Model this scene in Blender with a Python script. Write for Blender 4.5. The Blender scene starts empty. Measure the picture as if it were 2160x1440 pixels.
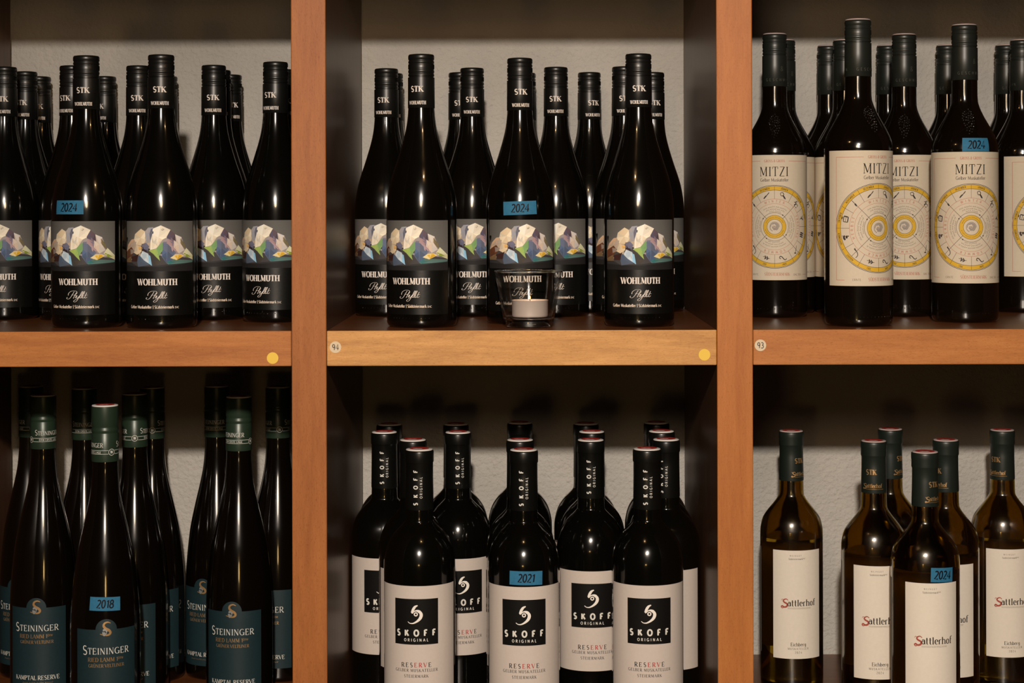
import bpy, math, random
from mathutils import Vector, Matrix
from mathutils.geometry import tessellate_polygon

random.seed(7)
C = bpy.context.scene.collection
scene = bpy.context.scene

# ------------------------------------------------------------------ units
U = 1.0 / 1950.0        # one unit = one pixel of the photograph on the shelf's front plane
F = 4000.0              # camera distance to that plane, same unit
CX, CY = 1117.0, 437.0  # principal point in the 2160x1440 frame
ROLL = 0.0027
HZ = 2150.0             # eye height above the floor
WALL = 908.0            # depth of the plaster wall behind the front plane


def P(x, d, h):
    """x to the right, d into the shelf, h above eye level (units) -> world metres"""
    return Vector((x * U, d * U, (h + HZ) * U))


# ------------------------------------------------------------------ camera
cam = bpy.data.cameras.new('camera')
cam.sensor_width = 36.0
cam.lens = 36.0 * F / 2160.0
cam.shift_x = -(CX - 1080.0) / 2160.0
cam.shift_y = -(720.0 - CY) / 2160.0
cam.clip_start = 0.05
cam_o = bpy.data.objects.new('camera', cam)
C.objects.link(cam_o)
cam_o.matrix_world = (Matrix.Translation(P(0, -F, 0)) @ Matrix.Rotation(math.pi / 2, 4, 'X')
                      @ Matrix.Rotation(-ROLL, 4, 'Z'))
scene.camera = cam_o

# ------------------------------------------------------------------ world, lights, exposure
world = bpy.data.worlds.new('dim_room')
world.use_nodes = True
world.node_tree.nodes['Background'].inputs[0].default_value = (1.0, 0.72, 0.45, 1)
world.node_tree.nodes['Background'].inputs[1].default_value = 0.003
scene.world = world


def point(name, loc, watts, col, rad):
    l = bpy.data.lights.new(name, 'POINT')
    l.energy = watts
    l.color = col
    l.shadow_soft_size = rad
    o = bpy.data.objects.new(name, l)
    C.objects.link(o)
    o.location = loc
    return o


sp = bpy.data.lights.new('ceiling_spot', 'SPOT')
sp.energy = 335
sp.color = (1.0, 0.885, 0.765)
sp.shadow_soft_size = 0.040
sp.spot_size = math.radians(64)
sp.spot_blend = 1.0
sp_o = bpy.data.objects.new('ceiling_spot', sp)
C.objects.link(sp_o)
sp_o.location = P(-60, -5120, 1350)
sp_o.rotation_euler = (P(150, 0, -1150) - P(-60, -5120, 1350)).to_track_quat('-Z', 'Y').to_euler()
point('hanging_bulb', P(-40, -760, 640), 1.15, (1.0, 0.56, 0.25), 0.010)
point('room_lamp', P(-150, -3500, 620), 15.0, (1.0, 0.70, 0.43), 0.12)
point('table_candle', P(-200, -3000, -780), 2.6, (1.0, 0.62, 0.22), 0.060)

scene.view_settings.view_transform = 'Standard'
scene.view_settings.look = 'None'
scene.view_settings.exposure = 0.0
scene.view_settings.gamma = 1.0
scene.view_settings.use_curve_mapping = False
scene.cycles.use_denoising = True
scene.cycles.max_bounces = 8
scene.cycles.diffuse_bounces = 3
scene.cycles.glossy_bounces = 4
scene.cycles.transmission_bounces = 8
scene.cycles.use_adaptive_sampling = True
scene.cycles.adaptive_threshold = 0.012
scene.cycles.transparent_max_bounces = 24
scene.cycles.sample_clamp_indirect = 4.0


# ------------------------------------------------------------------ materials
def lin(c):
    return tuple((v / 255 / 12.92 if v / 255 <= 0.04045 else ((v / 255 + 0.055) / 1.055) ** 2.4) for v in c)


def alb(c, k=1.35):
    # paper colour behind a tone seen under the warm spot
    return tuple(min(0.9, v * k * q) for v, q in zip(lin(c), (0.80, 0.86, 0.95)))


def mat(name, col=(0.5, 0.5, 0.5), rough=0.5, metal=0.0, spec=0.5, coat=0.0, **kw):
    m = bpy.data.materials.new(name)
    m.use_nodes = True
    b = m.node_tree.nodes['Principled BSDF']
    b.inputs['Base Color'].default_value = (*col, 1)
    b.inputs['Roughness'].default_value = rough
    b.inputs['Metallic'].default_value = metal
    b.inputs['Specular IOR Level'].default_value = spec
    b.inputs['Coat Weight'].default_value = coat
    for k, v in kw.items():
        b.inputs[k.replace('_', ' ')].default_value = v
    return m


def nd(m, kind, **inp):
    n = m.node_tree.nodes.new(kind)
    for k, v in inp.items():
        n.inputs[k].default_value = v
    return n


def wood(name, c0, c1, axis, seed, rough=0.5, coat=0.0):
    """fine beech grain along one axis (0 = x, 2 = z)"""
    m = mat(name, rough=rough, coat=coat, spec=0.25)
    m.node_tree.nodes['Principled BSDF'].inputs['Coat Roughness'].default_value = 0.18
    L = m.node_tree.links
    b = m.node_tree.nodes['Principled BSDF']
    tc = nd(m, 'ShaderNodeTexCoord')
    mp = nd(m, 'ShaderNodeMapping')
    mp.inputs['Location'].default_value = (seed * 1.7, seed * 0.9, seed * 2.3)
    mp.inputs['Scale'].default_value = (9, 90, 90) if axis == 0 else (90, 90, 9)
    n1 = nd(m, 'ShaderNodeTexNoise', Scale=1.0, Detail=5.0, Roughness=0.62, Distortion=0.35)
    L.new(tc.outputs['Object'], mp.inputs['Vector'])
    L.new(mp.outputs['Vector'], n1.inputs['Vector'])
    mp2 = nd(m, 'ShaderNodeMapping')
    mp2.inputs['Location'].default_value = (seed * 0.7, seed * 1.9, seed * 1.3)
    mp2.inputs['Scale'].default_value = (90, 700, 700) if axis == 0 else (700, 700, 90)
    n2 = nd(m, 'ShaderNodeTexNoise', Scale=1.0, Detail=3.0, Roughness=0.7)
    L.new(tc.outputs['Object'], mp2.inputs['Vector'])
    L.new(mp2.outputs['Vector'], n2.inputs['Vector'])
    mix = nd(m, 'ShaderNodeMath')
    mix.operation = 'MULTIPLY_ADD'
    mix.inputs[1].default_value = 0.45
    L.new(n2.outputs['Fac'], mix.inputs[0])
    L.new(n1.outputs['Fac'], mix.inputs[2])
    cr = nd(m, 'ShaderNodeValToRGB')
    cr.color_ramp.elements[0].position = 0.50
    cr.color_ramp.elements[0].color = (*c0, 1)
    cr.color_ramp.elements[1].position = 0.95
    cr.color_ramp.elements[1].color = (*c1, 1)
    L.new(mix.outputs[0], cr.inputs['Fac'])
    L.new(cr.outputs['Color'], b.inputs['Base Color'])
    mp3 = nd(m, 'ShaderNodeMapping')
    mp3.inputs['Location'].default_value = (seed * 1.1, seed * 0.3, seed * 0.8)
    mp3.inputs['Scale'].default_value = (330, 1500, 1500) if axis == 0 else (1500, 1500, 330)
    n3 = nd(m, 'ShaderNodeTexNoise', Scale=1.0, Detail=1.0, Roughness=0.5)
    L.new(tc.outputs['Object'], mp3.inputs['Vector'])
    L.new(mp3.outputs['Vector'], n3.inputs['Vector'])
    c3 = nd(m, 'ShaderNodeValToRGB')
    c3.color_ramp.elements[0].position = 0.60
    c3.color_ramp.elements[0].color = (1, 1, 1, 1)
    c3.color_ramp.elements[1].position = 0.70
    c3.color_ramp.elements[1].color = (0.80, 0.76, 0.72, 1)
    L.new(n3.outputs['Fac'], c3.inputs['Fac'])
    mm = nd(m, 'ShaderNodeMix')
    mm.data_type = 'RGBA'
    mm.blend_type = 'MULTIPLY'
    mm.inputs['Factor'].default_value = 1.0
    L.new(cr.outputs['Color'], mm.inputs[6])
    L.new(c3.outputs['Color'], mm.inputs[7])
    L.new(mm.outputs[2], b.inputs['Base Color'])
    bp = nd(m, 'ShaderNodeBump', Strength=0.12, Distance=0.0006)
    L.new(mix.outputs[0], bp.inputs['Height'])
    L.new(bp.outputs['Normal'], b.inputs['Normal'])
    return m


def plaster():
    m = mat('rough_plaster', (0.46, 0.43, 0.39), rough=0.95, spec=0.15)
    L = m.node_tree.links
    b = m.node_tree.nodes['Principled BSDF']
    tc = nd(m, 'ShaderNodeTexCoord')
    n1 = nd(m, 'ShaderNodeTexNoise', Scale=7.0, Detail=3.0, Roughness=0.5)
    n2 = nd(m, 'ShaderNodeTexNoise', Scale=170.0, Detail=4.0, Roughness=0.55, Distortion=0.15)
    for n in (n1, n2):
        L.new(tc.outputs['Object'], n.inputs['Vector'])
    cr = nd(m, 'ShaderNodeValToRGB')
    cr.color_ramp.elements[0].position = 0.3
    cr.color_ramp.elements[0].color = (0.41, 0.385, 0.35, 1)
    cr.color_ramp.elements[1].position = 0.7
    cr.color_ramp.elements[1].color = (0.50, 0.47, 0.43, 1)
    L.new(n1.outputs['Fac'], cr.inputs['Fac'])
    L.new(cr.outputs['Color'], b.inputs['Base Color'])
    bp = nd(m, 'ShaderNodeBump', Strength=0.9, Distance=0.0035)
    L.new(n2.outputs['Fac'], bp.inputs['Height'])
    L.new(bp.outputs['Normal'], b.inputs['Normal'])
    return m


def ink(name, rough=0.55, spec=0.12, metal=0.0):
    """printing ink: the colour of each printed shape comes with the shape"""
    m = mat(name, rough=rough, spec=spec, metal=metal)
    a = m.node_tree.nodes.new('ShaderNodeVertexColor')
    a.layer_name = 'Col'
    m.node_tree.links.new(a.outputs['Color'], m.node_tree.nodes['Principled BSDF'].inputs['Base Color'])
    return m


def paper(name, col, rough=0.7, spec=0.25, amount=0.05):
    m = mat(name, col, rough=rough, spec=spec)
    L = m.node_tree.links
    b = m.node_tree.nodes['Principled BSDF']
    tc = nd(m, 'ShaderNodeTexCoord')
    n = nd(m, 'ShaderNodeTexNoise', Scale=300.0, Detail=4.0)
    L.new(tc.outputs['Object'], n.inputs['Vector'])
    cr = nd(m, 'ShaderNodeValToRGB')
    cr.color_ramp.elements[0].color = (*[v * (1 - amount) for v in col], 1)
    cr.color_ramp.elements[1].color = (*[min(1, v * (1 + amount)) for v in col], 1)
    L.new(n.outputs['Fac'], cr.inputs['Fac'])
    L.new(cr.outputs['Color'], b.inputs['Base Color'])
    bp = nd(m, 'ShaderNodeBump', Strength=0.15, Distance=0.0002)
    L.new(n.outputs['Fac'], bp.inputs['Height'])
    L.new(bp.outputs['Normal'], b.inputs['Normal'])
    return m


def dark_glass(name, col):
    m = mat(name, col, rough=0.15, spec=0.28, coat=0.7)
    m.node_tree.nodes['Principled BSDF'].inputs['Coat Roughness'].default_value = 0.03
    m.node_tree.nodes['Principled BSDF'].inputs['Coat IOR'].default_value = 1.5
    return m


def clear_glass():
    m = bpy.data.materials.new('thin_clear_glass')
    m.use_nodes = True
    t = m.node_tree
    t.nodes.clear()
    out = t.nodes.new('ShaderNodeOutputMaterial')
    mix = t.nodes.new('ShaderNodeMixShader')
    tr = t.nodes.new('ShaderNodeBsdfTransparent')
    tr.inputs[0].default_value = (0.985, 0.985, 0.98, 1)
    gl = t.nodes.new('ShaderNodeBsdfGlossy')
    gl.inputs['Roughness'].default_value = 0.06
    lw = t.nodes.new('ShaderNodeLayerWeight')
    lw.inputs['Blend'].default_value = 0.5
    pw = t.nodes.new('ShaderNodeMath')
    pw.operation = 'POWER'
    pw.inputs[1].default_value = 3.0
    ma = t.nodes.new('ShaderNodeMath')
    ma.operation = 'MULTIPLY_ADD'
    ma.inputs[1].default_value = 0.8
    ma.inputs[2].default_value = 0.06
    t.links.new(lw.outputs['Facing'], pw.inputs[0])
    t.links.new(pw.outputs[0], ma.inputs[0])
    t.links.new(ma.outputs[0], mix.inputs[0])
    t.links.new(tr.outputs[0], mix.inputs[1])
    t.links.new(gl.outputs[0], mix.inputs[2])
    t.links.new(mix.outputs[0], out.inputs[0])
    return m


M = {}
M['plaster'] = plaster()
M['floor'] = wood('dark_floor_wood', (0.05, 0.03, 0.018), (0.09, 0.055, 0.03), 0, 3, rough=0.6, coat=0)
M['post_l'] = wood('beech_post', (0.2591, 0.0795, 0.0180), (0.3502, 0.1205, 0.0290), 2, 1)
M['post_r'] = wood('pale_beech_post', (0.3302, 0.1053, 0.0232), (0.4224, 0.1497, 0.0357), 2, 2)
M['board_a'] = wood('beech_board', (0.3158, 0.1052, 0.0256), (0.4561, 0.1731, 0.0461), 0, 5)
M['board_b'] = wood('light_beech_board', (0.3876, 0.1780, 0.0520), (0.6202, 0.3204, 0.1040), 0, 8)
M['board_c'] = wood('red_beech_board', (0.3305, 0.1131, 0.0276), (0.4590, 0.1755, 0.0483), 0, 11)
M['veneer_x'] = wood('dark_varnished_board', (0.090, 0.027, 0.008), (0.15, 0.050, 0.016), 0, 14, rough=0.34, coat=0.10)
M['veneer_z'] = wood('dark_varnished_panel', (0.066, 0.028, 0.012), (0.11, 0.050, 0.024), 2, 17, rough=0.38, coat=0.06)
M['ink'] = ink('printing_ink')
M['foil'] = ink('foil_print', rough=0.35, spec=0.5, metal=0.6)
M['glass_w'] = dark_glass('near_black_glass', (0.0022, 0.0018, 0.0012))
M['glass_m'] = dark_glass('black_brown_glass', (0.0035, 0.0020, 0.0010))
M['glass_s'] = dark_glass('dark_brown_flute_glass', (0.0026, 0.0016, 0.0010))
M['glass_k'] = dark_glass('black_green_glass', (0.0020, 0.0018, 0.0012))
M['glass_t'] = mat('olive_glass', (0.36, 0.22, 0.018), rough=0.02, Transmission_Weight=1.0, IOR=1.36, coat=0.8, Coat_Roughness=0.21)
M['cap_black'] = mat('satin_black_cap', (0.0045, 0.0045, 0.004), rough=0.36, spec=0.5)
M['cap_dkgreen'] = mat('dark_olive_cap', (0.012, 0.014, 0.011), rough=0.38, spec=0.5)
M['cap_green'] = mat('bottle_green_cap', (0.018, 0.034, 0.020), rough=0.36, spec=0.5, metal=0.15)
M['cap_k'] = mat('matt_black_capsule', (0.0035, 0.0035, 0.0028), rough=0.30, spec=0.5)
M['cap_t'] = mat('green_black_capsule', (0.009, 0.014, 0.010), rough=0.40, spec=0.5)
M['disc'] = mat('white_cap_disc', (0.72, 0.66, 0.62), rough=0.45)
M['disc_pink'] = mat('pale_pink_cap_disc', (0.50, 0.38, 0.36), rough=0.5)
M['label_w'] = paper('black_label_paper', (0.0032, 0.0032, 0.0026), rough=0.36, spec=0.3, amount=0.2)
M['label_m'] = paper('cream_label_paper', (0.57, 0.485, 0.37))
M['label_s'] = paper('dark_teal_label_paper', (0.009, 0.024, 0.029), rough=0.5, spec=0.3, amount=0.15)
M['label_k'] = paper('white_label_paper', (0.535, 0.465, 0.415))
M['label_t'] = paper('ivory_label_paper', (0.69, 0.62, 0.525))
M['backlabel'] = paper('grey_back_label_paper', (0.30, 0.27, 0.24))
M['tape'] = paper('blue_masking_tape', (0.023, 0.138, 0.25), rough=0.7, amount=0.22)
M['yellow_dot'] = mat('yellow_sticker', (0.72, 0.46, 0.045), rough=0.6)
M['white_dot'] = mat('off_white_sticker', (0.60, 0.48, 0.33), rough=0.7)
M['clear'] = clear_glass()
M['solid_glass'] = mat('thick_clear_glass', (0.93, 0.94, 0.93), rough=0.01, Transmission_Weight=1.0, IOR=1.5)
M['tin'] = mat('pale_tealight_cup', (0.62, 0.53, 0.48), rough=0.42, metal=0.2)
M['wax'] = mat('candle_wax', (0.78, 0.66, 0.58), rough=0.45)
M['wick'] = mat('burnt_wick', (0.02, 0.015, 0.01), rough=0.9)
fl = mat('candle_flame', (1, 0.5, 0.15))
fl.node_tree.nodes['Principled BSDF'].inputs['Emission Color'].default_value = (1.0, 0.48, 0.13, 1)
fl.node_tree.nodes['Principled BSDF'].inputs['Emission Strength'].default_value = 1.6
M['flame'] = fl


# ------------------------------------------------------------------ object helpers
def link(name, me, m, parent=None):
    o = bpy.data.objects.new(name, me)
    C.objects.link(o)
    if m is not None and not me.materials:
        me.materials.append(m)
    o.parent = parent
    return o


def empty(name, loc, rz=0.0):
    o = bpy.data.objects.new(name, None)
    o.empty_display_size = 0.02
    C.objects.link(o)
    o.location = loc
    o.rotation_euler = (0, 0, rz)
    return o


def tag(o, label, cat, group=None):
    o['label'] = label
    o['category'] = cat
    if group:
        o['group'] = group
    return o


def box_mesh(name, lo, hi, bev=0.0):
    """box with chamfered edges, coordinates in metres"""
    import bmesh
    bm = bmesh.new()
    bmesh.ops.create_cube(bm, size=1.0)
    for v in bm.verts:
        for i in range(3):
            v.co[i] = (lo[i] + hi[i]) / 2 + v.co[i] * (hi[i] - lo[i])
    if bev:
        bmesh.ops.bevel(bm, geom=list(bm.edges), offset=bev, segments=2, affect='EDGES', profile=0.5)
    me = bpy.data.meshes.new(name)
    bm.to_mesh(me)
    bm.free()
    return me


def smooth_profile(pts, n=4):
    """Catmull-Rom through (r, z) points; a repeated point makes a hard corner"""
    out = []
    for i in range(len(pts) - 1):
        p1, p2 = pts[i], pts[i + 1]
        p0 = pts[i - 1] if i > 0 else p1
        p3 = pts[i + 2] if i + 2 < len(pts) else p2
        for k in range(n):
            t = k / n
            q = []
            for a in range(2):
                q.append(0.5 * (2 * p1[a] + (p2[a] - p0[a]) * t + (2 * p0[a] - 5 * p1[a] + 4 * p2[a] - p3[a]) * t * t
                                + (3 * p1[a] - p0[a] - 3 * p2[a] + p3[a]) * t ** 3))
            out.append(tuple(q))
    out.append(tuple(pts[-1]))
    return out


def lathe(name, prof, seg=64, close_top=True, close_bottom=True, smooth=40, knurl=None):
    """revolve a list of (r, z) from bottom to top (units); knurl = (z0, z1, depth)"""
    vs, fs = [], []
    for r, z in prof:
        for k in range(seg):
            a = 2 * math.pi * k / seg
            rr = r
            if knurl and knurl[0] <= z <= knurl[1] and k % 2:
                rr -= knurl[2]
            vs.append((rr * math.cos(a) * U, rr * math.sin(a) * U, z * U))
    n = len(prof)
    for i in range(n - 1):
        for k in range(seg):
            k2 = (k + 1) % seg
            fs.append((i * seg + k, i * seg + k2, (i + 1) * seg + k2, (i + 1) * seg + k))
    if close_bottom:
        fs.append(tuple(reversed(range(seg))))
    if close_top:
        fs.append(tuple((n - 1) * seg + k for k in range(seg)))
    me = bpy.data.meshes.new(name)
    me.from_pydata(vs, [], fs)
    me.update()
    if smooth:
        me.set_sharp_from_angle(angle=math.radians(smooth)) if hasattr(me, 'set_sharp_from_angle') else None
        me.polygons.foreach_set('use_smooth', [True] * len(me.polygons))
        if hasattr(me, 'set_sharp_from_angle'):
            me.set_sharp_from_angle(angle=math.radians(smooth))
    return me


# ------------------------------------------------------------------ flat print that wraps round a bottle
class Flat:
    def __init__(self, layer=0.3):
        self.tris = []          # (points, colour, layer)
        self.base = layer
        self.k = 0

    def poly(self, pts, col, layer=None):
        if layer is None:
            layer = self.base
        if len(pts) < 3:
            return
        if len(pts) == 3:
            self.tris.append((list(pts), col, layer))
            return
        v3 = [Vector((p[0], p[1], 0)) for p in pts]
        for t in tessellate_polygon([v3]):
            a = [pts[i] if isinstance(i, int) else (i[0], i[1]) for i in t]
            self.tris.append((a, col, layer))

    def rect(self, u0, u1, v0, v1, col, layer=None):
        self.poly([(u0, v0), (u1, v0), (u1, v1), (u0, v1)], col, layer)

    def ring(self, cu, cv, r0, r1, col, layer=None, n=56, a0=0, a1=360):
        if layer is None:
            layer = self.base
        for k in range(n):
            a, b = math.radians(a0 + (a1 - a0) * k / n), math.radians(a0 + (a1 - a0) * (k + 1) / n)
            q = [(cu + r0 * math.cos(a), cv + r0 * math.sin(a)), (cu + r1 * math.cos(a), cv + r1 * math.sin(a)),
                 (cu + r1 * math.cos(b), cv + r1 * math.sin(b)), (cu + r0 * math.cos(b), cv + r0 * math.sin(b))]
            self.tris.append((q[:3], col, layer))
            if r0 > 0:
                self.tris.append(([q[0], q[2], q[3]], col, layer))

    def stroke(self, pts, w, col, layer=None, tf=None):
        """ribbon along pts; w is a number or a list of widths"""
        if layer is None:
            layer = self.base
        n = len(pts)
        if n < 2:
            return
        L, R = [], []
        for i in range(n):
            a = pts[max(0, i - 1)]
            b = pts[min(n - 1, i + 1)]
            dx, dy = b[0] - a[0], b[1] - a[1]
            d = math.hypot(dx, dy) or 1e-6
            ww = (w[i] if isinstance(w, (list, tuple)) else w) / 2
            L.append((pts[i][0] - dy / d * ww, pts[i][1] + dx / d * ww))
            R.append((pts[i][0] + dy / d * ww, pts[i][1] - dx / d * ww))
        if tf:
            L = [tf(*p) for p in L]
            R = [tf(*p) for p in R]
        for i in range(n - 1):
            self.tris.append(([L[i], R[i], R[i + 1]], col, layer))
            self.tris.append(([L[i], R[i + 1], L[i + 1]], col, layer))

    def wrap(self, name, rfun, R, step=6.0):
        """bend onto the surface of revolution rfun(v); u is arc length at radius R"""
        vs, fs, cs, ns = [], [], [], []
        for pts, col, lay in self.tris:
            us = [p[0] for p in pts]
            k0, k1 = math.floor(min(us) / step), math.ceil(max(us) / step)
            pieces = [pts]
            if k1 - k0 > 1:
                pieces = []
                for k in range(k0, k1):
                    q = clip(clip(pts, k * step, 1), (k + 1) * step, -1)
                    if len(q) >= 3:
                        pieces.append(q)
            for q in pieces:
                ar = sum(q[i][0] * q[(i + 1) % len(q)][1] - q[(i + 1) % len(q)][0] * q[i][1] for i in range(len(q)))
                if abs(ar) < 1e-7:
                    continue
                if ar < 0:
                    q = q[::-1]
                s = len(vs)
                for u, v in q:
                    a = u / R
                    r = rfun(v) + lay
                    vs.append((r * math.sin(a) * U, -r * math.cos(a) * U, v * U))
                    sl = (rfun(v - 1) - rfun(v + 1)) / 2
                    nn = Vector((math.sin(a), -math.cos(a), sl)).normalized()
                    ns.append(nn)
                    cs.append((*col, 1))
                fs.append(tuple(range(s, s + len(q))))
        me = bpy.data.meshes.new(name)
        me.from_pydata(vs, [], fs)
        ca = me.color_attributes.new('Col', 'FLOAT_COLOR', 'POINT')
        ca.data.foreach_set('color', [x for c in cs for x in c])
        me.update()
        me.polygons.foreach_set('use_smooth', [True] * len(me.polygons))
        me.normals_split_custom_set_from_vertices(ns)
        return me

    def plane(self, name):
        """leave it flat in the x-z plane, facing -y"""
        vs, fs, cs = [], [], []
        for pts, col, lay in self.tris:
            ar = sum(pts[i][0] * pts[(i + 1) % 3][1] - pts[(i + 1) % 3][0] * pts[i][1] for i in range(3))
            q = pts if ar > 0 else pts[::-1]
            s = len(vs)
            for u, v in q:
                vs.append((u * U, -lay * U, v * U))
                cs.append((*col, 1))
            fs.append((s, s + 1, s + 2))
        me = bpy.data.meshes.new(name)
        me.from_pydata(vs, [], fs)
        ca = me.color_attributes.new('Col', 'FLOAT_COLOR', 'POINT')
        ca.data.foreach_set('color', [x for c in cs for x in c])
        me.update()
        return me


def clip(pts, x, sgn):
    out = []
    n = len(pts)
    for i in range(n):
        a, b = pts[i], pts[(i + 1) % n]
        da, db = (a[0] - x) * sgn, (b[0] - x) * sgn
        if da >= 0:
            out.append(a)
        if (da > 0 and db < 0) or (da < 0 and db > 0):
            t = da / (da - db)
            out.append((x, a[1] + (b[1] - a[1]) * t))
    return out


# ------------------------------------------------------------------ a small stroke alphabet (cap height 1)
GLY = {
 'A': (.80, "-.02,0 .38,.999|+.38,.999 .76,0|-.14,.34 .6,.34"),
 'B': (.72, ".14,0 .14,1|.14,.999 .36,.999 @.36,.76,.2,.239,90,-90 .14,.521|.36,.521 @.38,.26,.25,.26,90,-90 .14,.001"),
 'C': (.76, "@.42,.5,.36,.5,50,310"),
 'D': (.82, ".14,0 .14,1|.14,.999 .34,.999 @.34,.5,.38,.499,90,-90 .14,.001"),
 'E': (.68, ".14,0 .14,1|.14,.999 .58,.999|.14,.52 .46,.52|.14,.001 .6,.001|~.57,.97 .57,.8|~.6,.03 .6,.22|~.46,.6 .46,.44"),
 'F': (.64, ".14,0 .14,1|.14,.999 .58,.999|.14,.52 .46,.52|~.57,.97 .57,.8|~.46,.6 .46,.44"),
 'G': (.82, "@.42,.5,.36,.5,50,325|.7,.02 .7,.42|-.5,.42 .82,.42"),
 'H': (.84, ".14,0 .14,1|.68,0 .68,1|.14,.5 .68,.5"),
 'I': (.32, ".16,0 .16,1"),
 'J': (.50, ".34,1 .34,.25 @.14,.2,.2,.2,0,-120"),
 'K': (.78, ".14,0 .14,1|-.14,.36 .62,1|+.34,.56 .68,0"),
 'L': (.55, ".14,0 .14,1|.14,.001 .56,.001|~.55,.03 .55,.22"),
 'M': (.96, "-.12,0 .12,1|+.14,.999 .47,.1|-.47,.1 .8,.999|+.8,0 .8,1"),
 'N': (.84, "-.12,0 .12,.999|+.12,.999 .68,.001|-.68,.001 .68,1"),
 'O': (.86, "@.43,.5,.36,.5,0,360"),
 'P': (.66, ".14,0 .14,1|.14,.999 .36,.999 @.36,.74,.23,.259,90,-90 .14,.481"),
 'R': (.74, ".14,0 .14,1|.14,.999 .36,.999 @.36,.74,.23,.259,90,-90 .14,.481|+.34,.48 .68,0"),
 'S': (.62, "*@.31,.745,.2,.245,35,270 @.31,.255,.22,.245,90,-145"),
 'T': (.70, "+.35,0 .35,.999|.04,.999 .66,.999|~.05,.97 .05,.78|~.65,.97 .65,.78"),
 'U': (.80, ".14,1 .14,.3 @.4,.3,.26,.3,180,360 .66,1"),
 'V': (.78, "+.04,1 .4,.001|-.4,.001 .74,1"),
 'W': (1.08, "+.02,1 .3,.001|-.3,.001 .53,.999|+.53,.999 .78,.001|-.78,.001 1.04,1"),
 'Y': (.74, "+.04,1 .36,.48|-.36,.48 .68,1|.36,.48 .36,0"),
 'Z': (.68, "-.08,.999 .6,.999|+.6,.999 .08,.001|-.08,.001 .62,.001"),
 '&': (.74, "*.66,.02 .2,.68 @.34,.8,.16,.19,200,-30 .16,.36 @.3,.22,.2,.21,150,350 .66,.45"),
 '0': (.56, "@.28,.5,.21,.5,0,360"), '1': (.42, ".1,.78 .28,1 .28,.001"),
 '2': (.56, "*@.27,.74,.2,.25,150,-25 .06,.001 .52,.001"),
 '3': (.52, "*@.26,.75,.18,.24,140,-90 @.26,.26,.22,.26,90,-140"),
 '4': (.58, ".4,.001 .4,.999 .04,.3 .56,.3"),
 '8': (.56, "*@.28,.75,.18,.24,270,-90|*@.28,.26,.22,.26,90,450"),
 '9': (.54, "@.27,.7,.19,.28,0,360|.46,.7 .38,.001"),
 'a': (.54, "@.24,.24,.18,.24,0,360|.44,0 .44,.48 @.27,.46,.17,.19,0,150"),
 'b': (.58, ".1,.001 .1,.999|@.3,.33,.2,.32,0,360"), 'c': (.5, "@.28,.33,.21,.32,50,310"),
 'd': (.6, "@.28,.33,.2,.32,0,360|.5,0 .5,.999"), 'e': (.54, "-.08,.36 .48,.36|@.28,.34,.2,.32,5,310"),
 'f': (.40, ".16,0 .16,.8 @.32,.8,.16,.2,180,50|.02,.63 .36,.63"),
 'g': (.56, "@.28,.36,.19,.28,0,360|.48,.64 .48,-.08 @.28,-.08,.2,.2,0,-150"),
 'h': (.62, ".1,0 .1,.999|.1,.44 @.3,.44,.2,.22,180,0 .5,0"),
 'i': (.26, ".12,0 .12,.64|+.12,.82 .12,.94"), 'k': (.56, ".1,0 .1,.999|-.1,.26 .46,.64|+.24,.4 .5,0"),
 'l': (.26, ".12,0 .12,.999"),
 'm': (.86, ".1,0 .1,.64|.1,.46 @.26,.46,.16,.2,180,0 .42,0|.42,.46 @.58,.46,.16,.2,180,0 .74,0"),
 'n': (.62, ".1,0 .1,.64|.1,.44 @.3,.44,.2,.22,180,0 .5,0"),
 'o': (.56, "@.28,.33,.21,.32,0,360"), 'r': (.44, ".1,0 .1,.64|.1,.4 @.3,.42,.2,.23,180,60"),
 's': (.46, "*@.23,.49,.14,.16,40,270 @.23,.17,.16,.16,90,-140"),
 't': (.40, ".16,.9 .16,.16 @.28,.16,.12,.16,180,290|.02,.63 .34,.63"),
 'u': (.60, ".1,.64 .1,.22 @.28,.22,.18,.21,180,360 .46,.64|.46,.64 .46,0"),
 '|': (.26, ".12,-.12 .12,1.05"), '.': (.22, "+.1,.0 .1,.12"), ' ': (.30, ""),
}
for b, d in (('A', 'Ä'), ('O', 'Ö'), ('U', 'Ü'), ('u', 'ü')):
    w_, g_ = GLY[b]
    t_ = 1.14 if b.isupper() else .8
    c_ = w_ / 2 - .02
    GLY[d] = (w_, g_ + "|+%f,%f %f,%f|+%f,%f %f,%f" % (c_ - .12, t_, c_ - .12, t_ + .13, c_ + .12, t_, c_ + .12, t_ + .13))


def strokes_of(ch):
    res = []
    for s in GLY[ch][1].split('|') if GLY[ch][1] else []:
        mode = ''
        if s and s[0] in '-+*~':
            mode, s = s[0], s[1:]
        pts, straight = [], True
        for tk in s.split():
            if tk[0] == '@':
                straight = False
                cx, cy, rx, ry, a0, a1 = [float(v) for v in tk[1:].split(',')]
                n = max(4, int(abs(a1 - a0) / 22))
                for k in range(n + 1):
                    a = math.radians(a0 + (a1 - a0) * k / n)
                    pts.append((cx + rx * math.cos(a), cy + ry * math.sin(a)))
            else:
                pts.append(tuple(float(v) for v in tk.split(',')))
        res.append((mode, pts, straight))
    return res


CACHE = {c: strokes_of(c) for c in GLY}


def text_width(s, h, st):
    return sum(GLY[c][0] * st.get('xs', 1) + st.get('sp', 0) for c in s) * h - st.get('sp', 0) * h


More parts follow.
